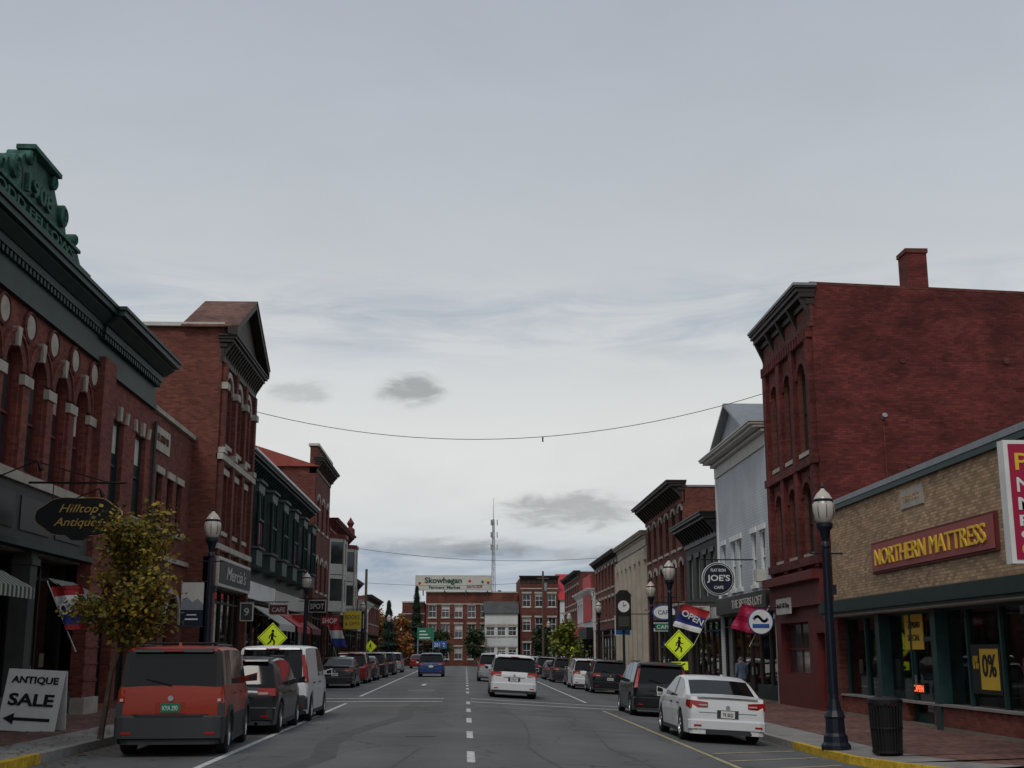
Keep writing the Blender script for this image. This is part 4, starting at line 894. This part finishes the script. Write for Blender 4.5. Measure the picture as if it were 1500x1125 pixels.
    for c in wy:
        for s_ in(-1,1):
            xo=s_*(hw-.015); wd=.21; cc=(xo,c,rw)
            pr=[(rw*.62,-.0),(rw*.66,.012),(rw*.93,.0),(rw,-.03),(rw,-wd+.03),(rw*.93,-wd),(rw*.5,-wd)]
            o.lathe('tyres',RUB,[(a,b*s_) for a,b in pr],cc,'x',26)
            o.lathe('rims',RIM,[(rw*.62,0),(rw*.58,-.03*s_),(rw*.56,-.1*s_)],cc,'x',26)
            o.lathe('rims',BLK,[(rw*.57,-.07*s_),(.0,-.07*s_)],cc,'x',20)
            for k in range(5):
                a=2*pi*k/5+.3; ca,sa=math.cos(a),math.sin(a)
                v=[]
                for xx in(-.055,-.012):
                    for rr_,tt in((.03,.035),(rw*.6,.03)):
                        for q in(-1,1): v.append((xo+s_*xx,c+rr_*ca-q*tt*sa,rw+rr_*sa+q*tt*ca))
                o.hexa('rims',RIM,v)
            o.lathe('rims',RIM,[(.06,-.03*s_),(.055,-.006*s_),(0,-.004*s_)],cc,'x',12)
            if kind=='boxy':
                for k in range(10):
                    a0,a1=pi*k/10,pi*(k+1)/10; xx=s_*(hw*1.005); v=[]
                    for X_ in(xx-s_*.05,xx+s_*.012):
                        for aa,q in((a0,ra),(a1,ra),(a0,ra+.09),(a1,ra+.09)): v.append((X_,c+q*math.cos(aa),rw+q*math.sin(aa)))
                    o.hexa('arch_cladding',PLS,v)
    bw=hw*.965; bt=.3*H if kind=='sedan' else .31*H
    bm=low if (trim is None or kind=='boxy') else trim
    def slab(part,m,w0,y0,y1,z0,z1,ch=.12):
        i=.03
        lo=[(-w0,y1),(-w0,y0+ch),(-w0+ch*.4,y0+ch*.35),(-w0+ch*1.3,y0),(w0-ch*1.3,y0),(w0-ch*.4,y0+ch*.35),(w0,y0+ch),(w0,y1)]
        o.prism(part,m,lo,'z',z0,z1-i)
        hi=[(a*(1-i/w0),b if b==y1 else b+i) for a,b in lo]; nn=len(lo)
        o.add(part,[(a,b,z1-i) for a,b in lo]+[(a,b,z1) for a,b in hi],[(k,(k+1)%nn,nn+(k+1)%nn,nn+k) for k in range(nn)]+[tuple(range(nn,2*nn))],m)
    if kind=='boxy':
        slab('rear_bumper',PLS,bw+.02,-.12,.2,.3,.66); slab('rear_bumper_valance',PLS,bw*.93,-.07,.16,.2,.302); slab('rear_bumper_step',BLK,bw*.75,-.125,.1,.64,.675,.1)
        for s_ in(-1,1): o.box('corner_cladding',PLS,s_*hw*.86,s_*hw*.975,-.012,.3,.6,.85)
    else:
        slab('rear_bumper',col if kind in('sedan','suv') else bm,bw,-.07,.16,.31,bt+.08)
        slab('rear_bumper_valance',bm if kind!='sedan' else col,bw*.95,-.05,.16,.2,.312)
        if kind=='sedan': o.box('rear_diffuser',PLS,-hw*.55,hw*.55,-.075,-.04,.2,.3)
    for s_ in(-1,1): o.box('reflectors',TLR,s_*hw*.66,s_*hw*.84,-.078 if kind!='boxy' else -.128,-.04,.36,.40)
    o.prism('front_bumper',bm,[(-hw*.9,L-.25),(-hw*.75,L-.02),(hw*.75,L-.02),(hw*.9,L-.25)],'z',.22,.45)
    for s_ in(-1,1): o.box('headlamps',TLW,s_*hw*.5,s_*hw*.84,L-.28,L-.03,.44*H,.52*H)
    tm=TLR
    if kind=='sedan':
        for s_ in(-1,1):
            o.hexa('tail_lamps',tm,[(s_*hw*.5,-.012,.54*H),(s_*hw*.935,.03,.51*H),(s_*hw*.5,.1,.54*H),(s_*hw*.985,.34,.55*H),(s_*hw*.5,-.002,.615*H),(s_*hw*.93,.045,.635*H),(s_*hw*.5,.1,.615*H),(s_*hw*.97,.34,.635*H)])
            o.box('tail_lamps',TLW,s_*hw*.52,s_*hw*.72,-.018,.05,.56*H,.58*H)
        o.box('boot_lip',col,-hw*.75,hw*.75,.02,.12,.69*H,.708*H); o.box('high_brake_lamp',TLR,-.15,.15,.135*L,.15*L,.725*H,.74*H)
        o.cyl('boot_seam',PLS,(-hw*.72,-.004,.46*H),(hw*.72,-.004,.46*H),.006,n=4)
    else:
        z0,z1=(.48*H,.60*H) if tl=='tall' else ((.52*H,.88*H) if tl=='pillar' else (.50*H,.60*H))
        for s_ in(-1,1):
            yb=.02*L if z1>.7*H else .01*L
            a,b=(hw*.83,hw*.965) if tl=='tall' else ((hw*.86,hw*.965) if tl=='pillar' else (hw*.55,hw*.965))
            if tl=='pillar': yb=.065*L if kind=='suv' else .028*L
            tw=1. if tl!='pillar' else (.955-.9*K['tum'])/.965
            dp=.2 if tl!='pillar' else .13
            o.hexa('tail_lamps',tm,[(s_*a,-.015,z0),(s_*b,.02,z0),(s_*a,.1,z0),(s_*b*1.018,dp,z0),(s_*a*tw,yb-.03,z1),(s_*b*.985*tw,yb,z1),(s_*a*tw,yb+.1,z1),(s_*b*1.0*tw,yb+dp,z1)])
            o.box('tail_lamps',TLW,s_*(a+.02),s_*(a+(b-a)*.6),-.022,.02,z0+.03,z0+.075)
        if kind!='boxy': o.box('tailgate_trim',BLK if col in(PB,PC) else RIM,-hw*.45,hw*.45,-.02,.01,.475*H,.488*H)
        yt=K['rg'][1]*L; o.prism('spoiler',col if kind!='boxy' else BLK,[(yt-.10,.945*H),(yt+.1,.955*H),(yt+.2,.99*H),(yt-.08,.968*H)],'x',-hw*.72,hw*.72)
        o.box('high_brake_lamp',TLR,-.16,.16,yt-.115,yt-.08,.95*H,.962*H)
        yg0,yg1=K['rg'][0]*L,K['rg'][1]*L; zg0=K['belt']*H
        o.cyl('rear_wiper',BLK,(0,yg0-.02,zg0+.04),(-.42,yg0+(yg1-yg0)*.2-.025,zg0+.14),.012,n=5)
    zp=.44*H
    yo=-.004
    o.box('plate_recess',PLS if kind!='boxy' else col,-.24,.24,yo-.004,.02,zp-.09,zp+.09)
    o.box('license_plate',pm,-.155,.155,yo-.014,yo-.004,zp-.075,zp+.075)
    if plate: o.text('plate_number',plate,pl,(0,yo-.016,zp-.005),.075,.24,'C')
    o.disc('badge',RIM,(0,zp+.15),.045,-.02,.0,12)
    ym=K['sg'][1]*L-.08; zb_=K['belt']*H
    for s_ in(-1,1):
        o.hexa('mirrors',col,[(s_*hw*.93,ym,zb_+.03),(s_*(hw+.2),ym-.03,zb_+.05),(s_*hw*.93,ym+.1,zb_+.03),(s_*(hw+.17),ym+.1,zb_+.05),(s_*hw*.93,ym,zb_+.13),(s_*(hw+.2),ym-.03,zb_+.2),(s_*hw*.93,ym+.1,zb_+.13),(s_*(hw+.16),ym+.1,zb_+.19)])
        o.poly('mirror_glass',CG,[(s_*(hw+.05),ym-.034,zb_+.065),(s_*(hw+.185),ym-.034,zb_+.07),(s_*(hw+.185),ym-.034,zb_+.18),(s_*(hw+.05),ym-.034,zb_+.14)])
        for q in K['seam'][:-1]: o.box('door_handles',col if not low is col else PLS,s_*hw*.97,s_*(hw+.022),q*L+.07,q*L+.24,zb_-.13,zb_-.1)
        if kind in('suv','boxy'): o.cyl('roof_rails',BLK,(s_*hw*.72,.1*L+.1,H+.02),(s_*hw*.72,.6*L,H+.02),.02,n=6)
        o.box('sill_trim',PLS,s_*hw*.93,s_*hw*.985,wy[0]+ra+.02,wy[1]-ra-.02,.18,.27)
    if rack:
        for k in(.2,.45): o.cyl('roof_rails',BLK,(-hw*.72,k*L,H+.05),(hw*.72,k*L,H+.05),.018,n=6)
    o.cyl('exhaust',RIM,(hw*.55,-.05,.23),(hw*.55,.2,.23),.035,n=8)
    if kind!='van': o.prism('roof_fin',col,[(.16*L,.995*H),(.2*L,1.0*H),(.165*L,1.035*H)],'x',-.02,.02)
    o.done(.55)
car('parked_suv',-4.84,21.15,4.25,1.78,1.77,'boxy',ORG,low=PLS,tl='tall',plate="KYA 290",pm=PGN,pl=WHT,yaw=.065,rack=True)
car('parked_suv',-4.8,26.6,4.3,1.78,1.57,'suv',PC)
car('parked_van',-4.75,31.3,4.6,1.84,1.84,'van',PW,tl='pillar',plate="2 810",pl=BLK)
car('parked_sedan',-6.3,61.5,4.7,1.82,1.46,'sedan',PC,plate="4871")
for i,(y,k,c) in enumerate([(70,'suv',PR),(77,'sedan',PC),(86,'suv',PB),(97,'suv',PC),(109,'suv',PS)]): car('parked_car',-6.35,y,4.6,1.84,1.7 if k=='suv' else 1.46,k,c)
car('parked_sedan',5.8,28.2,4.8,1.81,1.44,'sedan',PW,plate="TK 8352",pl=DNV,trim=None)
car('parked_suv',6.2,40.2,4.55,1.84,1.69,'suv',PB,tl='pillar',plate="6841")
for i,(x,y,k,c) in enumerate([(7.4,65,'suv',PB),(6.95,71.5,'suv',PW),(7.3,79,'suv',PB),(6.9,87,'suv',PC),(6.9,96,'sedan',PN),(6.8,106,'suv',PB),(6.8,118,'suv',PS),(6.8,131,'suv',PB)]): car('parked_car',x,y,4.6,1.86,1.7 if k=='suv' else 1.46,k,c,plate="8253" if y<70 else None)
car('white_suv',1.9,50.5,4.5,1.90,1.68,'suv',PW,plate="3927")
car('silver_suv',1.65,78,4.6,1.86,1.72,'suv',PS); car('blue_suv',-2.45,90,4.5,1.86,1.66,'suv',PBL); car('red_car',-5.2,138,4.4,1.8,1.5,'sedan',PR)
# ================================================================ PEDESTRIAN
def person(x,y,z,yaw):
    o=Obj('pedestrian',loc=(x,y,z),rot=(0,0,yaw))
    J={'pel':(0,0,.95,.15,.11),'sp':(0,.01,1.15,.14,.1),'ch':(0,.02,1.36,.19,.12),'nk':(0,.02,1.5,.06,.06),'hd':(0,.04,1.62,.085,.1),'ht':(0,.04,1.7,.07,.085),
     'hl':(-.1,0,.88,.1,.1),'kl':(-.11,.14,.5,.065,.065),'al':(-.11,.06,.1,.045,.045),'fl':(-.12,.2,.045,.045,.035),
     'hr':(.1,0,.88,.1,.1),'kr':(.11,-.02,.49,.065,.065),'ar':(.11,-.2,.13,.045,.045),'fr':(.12,-.08,.045,.045,.035),
     'sl':(-.19,.02,1.42,.065,.065),'el':(-.25,-.05,1.14,.048,.048),'wl':(-.26,.05,.92,.034,.034),'pl':(-.26,.08,.84,.04,.022),
     'sr':(.19,.02,1.42,.065,.065),'er':(.25,.03,1.14,.048,.048),'wr':(.24,.18,.95,.034,.034),'pr':(.235,.23,.88,.04,.022)}
    E=[('pel','sp'),('sp','ch'),('ch','nk'),('nk','hd'),('hd','ht'),('pel','hl'),('hl','kl'),('kl','al'),('al','fl'),('pel','hr'),('hr','kr'),('kr','ar'),('ar','fr'),('ch','sl'),('sl','el'),('el','wl'),('wl','pl'),('ch','sr'),('sr','er'),('er','wr'),('wr','pr')]
    ks=list(J); me=bpy.data.meshes.new('p'); me.from_pydata([J[k][:3] for k in ks],[(ks.index(a),ks.index(b)) for a,b in E],[])
    ob=bpy.data.objects.new('p',me); C.objects.link(ob); ob.modifiers.new('s','SKIN'); sm=ob.modifiers.new('d','SUBSURF'); sm.levels=2
    for i,k in enumerate(ks): me.skin_vertices[0].data[i].radius=J[k][3:5]; me.skin_vertices[0].data[i].use_root=(k=='pel')
    bpy.context.view_layer.update(); m2=bpy.data.meshes.new_from_object(ob.evaluated_get(bpy.context.evaluated_depsgraph_get()))
    SK=mk('skin',(.42,.24,.17),.6,.05); JK=mk('jacket_blue_grey',(.10,.14,.2),.85,.2,6); TR=mk('trousers',(.03,.035,.05),.9,.2,6); HR=mk('hair',(.12,.1,.09),.8,.3,20)
    vs=[v.co.copy() for v in m2.vertices]
    for p in m2.polygons:
        c=p.center; m=JK
        if c.z>1.5: m=SK
        if c.z>1.64 or (c.z>1.55 and c.y<.02): m=HR
        if c.z<.9 and abs(c.x)<.2: m=TR
        if c.z<.1: m=BLK
        if abs(c.x)>.19 and c.z<.93: m=SK
        o.add('body',[vs[i] for i in p.vertices],[tuple(range(len(p.vertices)))],m,True)
    bpy.data.objects.remove(ob)
    for k,s_ in(('pl',-1),('pr',1)):
        b=Vector(J[k][:3])
        for f in range(4): 
            st=b+Vector((0,-.025+.018*f,-.02)); md=st+Vector((-s_*.006,.004,-.045)); en=md+Vector((-s_*.012,.006,-.03+.004*abs(f-1.5))); o.cyl('fingers',SK,st,md,.009,.008,6); o.cyl('fingers',SK,md,en,.008,.006,6)
        o.cyl('thumb',SK,b+Vector((0,.03,.02)),b+Vector((-s_*.01,.065,-.03)),.011,.008,6)
    for s_ in(-1,1): o.cyl('eyes',BLK,(s_*.032,.118,1.615),(s_*.032,.135,1.615),.01,n=6); o.cyl('ears',SK,(s_*.07,.04,1.6),(s_*.095,.03,1.61),.025,.02,n=8)
    o.cyl('nose',SK,(0,.12,1.61),(0,.155,1.585),.01,.014,n=6); o.box('mouth',MAR,-.022,.022,.115,.128,1.552,1.56); o.done()
person(10.2,46.5,-.17,.25)
# ================================================================ SKY / LIGHT / CAMERA
w=bpy.data.worlds.new('World'); sc.world=w; w.use_nodes=True; nt=w.node_tree; N=nt.nodes; L=nt.links; bg=N['Background']
sun_el,sun_az=math.radians(48),math.radians(200)
sky=N.new('ShaderNodeTexSky'); sky.sky_type='NISHITA'; sky.sun_disc=False; sky.sun_elevation=sun_el; sky.sun_rotation=sun_az
tc=N.new('ShaderNodeTexCoord'); sp=N.new('ShaderNodeSeparateXYZ'); L.new(tc.outputs['Generated'],sp.inputs[0])
def M(op,a,b=None,c=None):
    n=N.new('ShaderNodeMath'); n.operation=op
    for i,v in enumerate((a,b,c)):
        if v is None: continue
        if isinstance(v,(int,float)): n.inputs[i].default_value=v
        else: L.new(v,n.inputs[i])
    return n.outputs[0]
az=M('ARCTAN2',sp.outputs[0],sp.outputs[1]); el=sp.outputs[2]
def noise(sx,sy,det,off=0,dist=0):
    cv=N.new('ShaderNodeCombineXYZ'); L.new(M('MULTIPLY',az,sx),cv.inputs[0]); L.new(M('MULTIPLY',el,sy),cv.inputs[1]); cv.inputs[2].default_value=off
    n=N.new('ShaderNodeTexNoise'); n.inputs['Scale'].default_value=1; n.inputs['Detail'].default_value=det; n.inputs['Roughness'].default_value=.6; n.inputs['Distortion'].default_value=dist; L.new(cv.outputs[0],n.inputs[0]); return n.outputs[0]
n1=noise(3,9,6,0,.4); n2=noise(7,40,7,3,.6); n3=noise(34,95,6,7,.4)
rp=N.new('ShaderNodeValToRGB'); cr=rp.color_ramp
stops=[(0,(.67,.69,.71)),(.05,(.62,.65,.675)),(.10,(.70,.71,.71)),(.17,(.73,.735,.72)),(.24,(.64,.66,.67)),(.32,(.53,.56,.59)),(.5,(.42,.46,.52)),(1,(.37,.41,.46))]
cr.elements[0].position=0; cr.elements[0].color=(*stops[0][1],1); cr.elements[1].position=1; cr.elements[1].color=(*stops[-1][1],1)
for p,c in stops[1:-1]: e=cr.elements.new(p); e.color=(*c,1)
L.new(M('ADD',el,M('MULTIPLY',M('SUBTRACT',n1,.5),.12)),rp.inputs[0])
fac=M('ADD',.84,M('MULTIPLY',n1,.32))
def blob(a0,e0,ra,re,amt,wob=1.5):
    dx=M('DIVIDE',M('SUBTRACT',az,a0),ra); dy=M('DIVIDE',M('SUBTRACT',el,e0),re)
    d=M('ADD',M('MULTIPLY',dx,dx),M('MULTIPLY',dy,dy)); d=M('ADD',d,M('MULTIPLY',M('SUBTRACT',n3,.5),wob*4))
    d=M('MAXIMUM',d,0); g=M('EXPONENT',M('MULTIPLY',M('MULTIPLY',d,d),-.5)); return M('SUBTRACT',1,M('MULTIPLY',g,amt))
for b in((-.046,.207,.020,.009,.42),(-.135,.203,.02,.007,.22),(.085,.112,.045,.011,.38),(.02,.083,.03,.006,.22),(-.02,.082,.05,.006,.26),(.12,.075,.04,.006,.2)): fac=M('MULTIPLY',fac,blob(*b))
bank=M('MULTIPLY',M('EXPONENT',M('MULTIPLY',M('POWER',M('DIVIDE',M('SUBTRACT',el,.064),.022),2),-1)),M('MULTIPLY',M('MAXIMUM',M('SUBTRACT',n2,.25),0),3.2))
stre=M('MULTIPLY',M('EXPONENT',M('MULTIPLY',M('POWER',M('DIVIDE',M('SUBTRACT',el,.262),.03),2),-1)),M('MULTIPLY',M('MAXIMUM',M('SUBTRACT',n2,.42),0),2.4))
tint=M('MINIMUM',M('ADD',bank,stre),1)
mx=N.new('ShaderNodeMix'); mx.data_type='RGBA'; L.new(tint,mx.inputs[0]); L.new(rp.outputs[0],mx.inputs[6]); mx.inputs[7].default_value=(.29,.36,.46,1)
sc1=N.new('ShaderNodeVectorMath'); sc1.operation='SCALE'; L.new(mx.outputs[2],sc1.inputs[0]); L.new(M('MULTIPLY',fac,10.),sc1.inputs[3])
m2=N.new('ShaderNodeMix'); m2.data_type='RGBA'; m2.inputs[0].default_value=.95; L.new(sky.outputs[0],m2.inputs[6]); L.new(sc1.outputs[0],m2.inputs[7])
L.new(m2.outputs[2],bg.inputs[0]); bg.inputs[1].default_value=.1
sd=bpy.data.lights.new('sun','SUN'); sd.energy=1.1; sd.angle=math.radians(18); sd.color=(1,.95,.88)
so=bpy.data.objects.new('sun',sd); C.objects.link(so)
dv=Vector((math.sin(sun_az)*math.cos(sun_el),math.cos(sun_az)*math.cos(sun_el),math.sin(sun_el))); so.rotation_euler=dv.to_track_quat('Z','Y').to_euler()
cd=bpy.data.cameras.new('camera'); cam=bpy.data.objects.new('camera',cd); C.objects.link(cam); sc.camera=cam
cd.sensor_width=36; cd.lens=36*1810/1500; cd.clip_end=6000; cd.clip_start=.1
cam.location=(0,0,1.66)
cam.rotation_euler=(math.radians(90+12.28),0,-math.atan(68*math.cos(math.radians(12.28))/1810)) 
sc.view_settings.view_transform='Standard'; sc.view_settings.look='None'
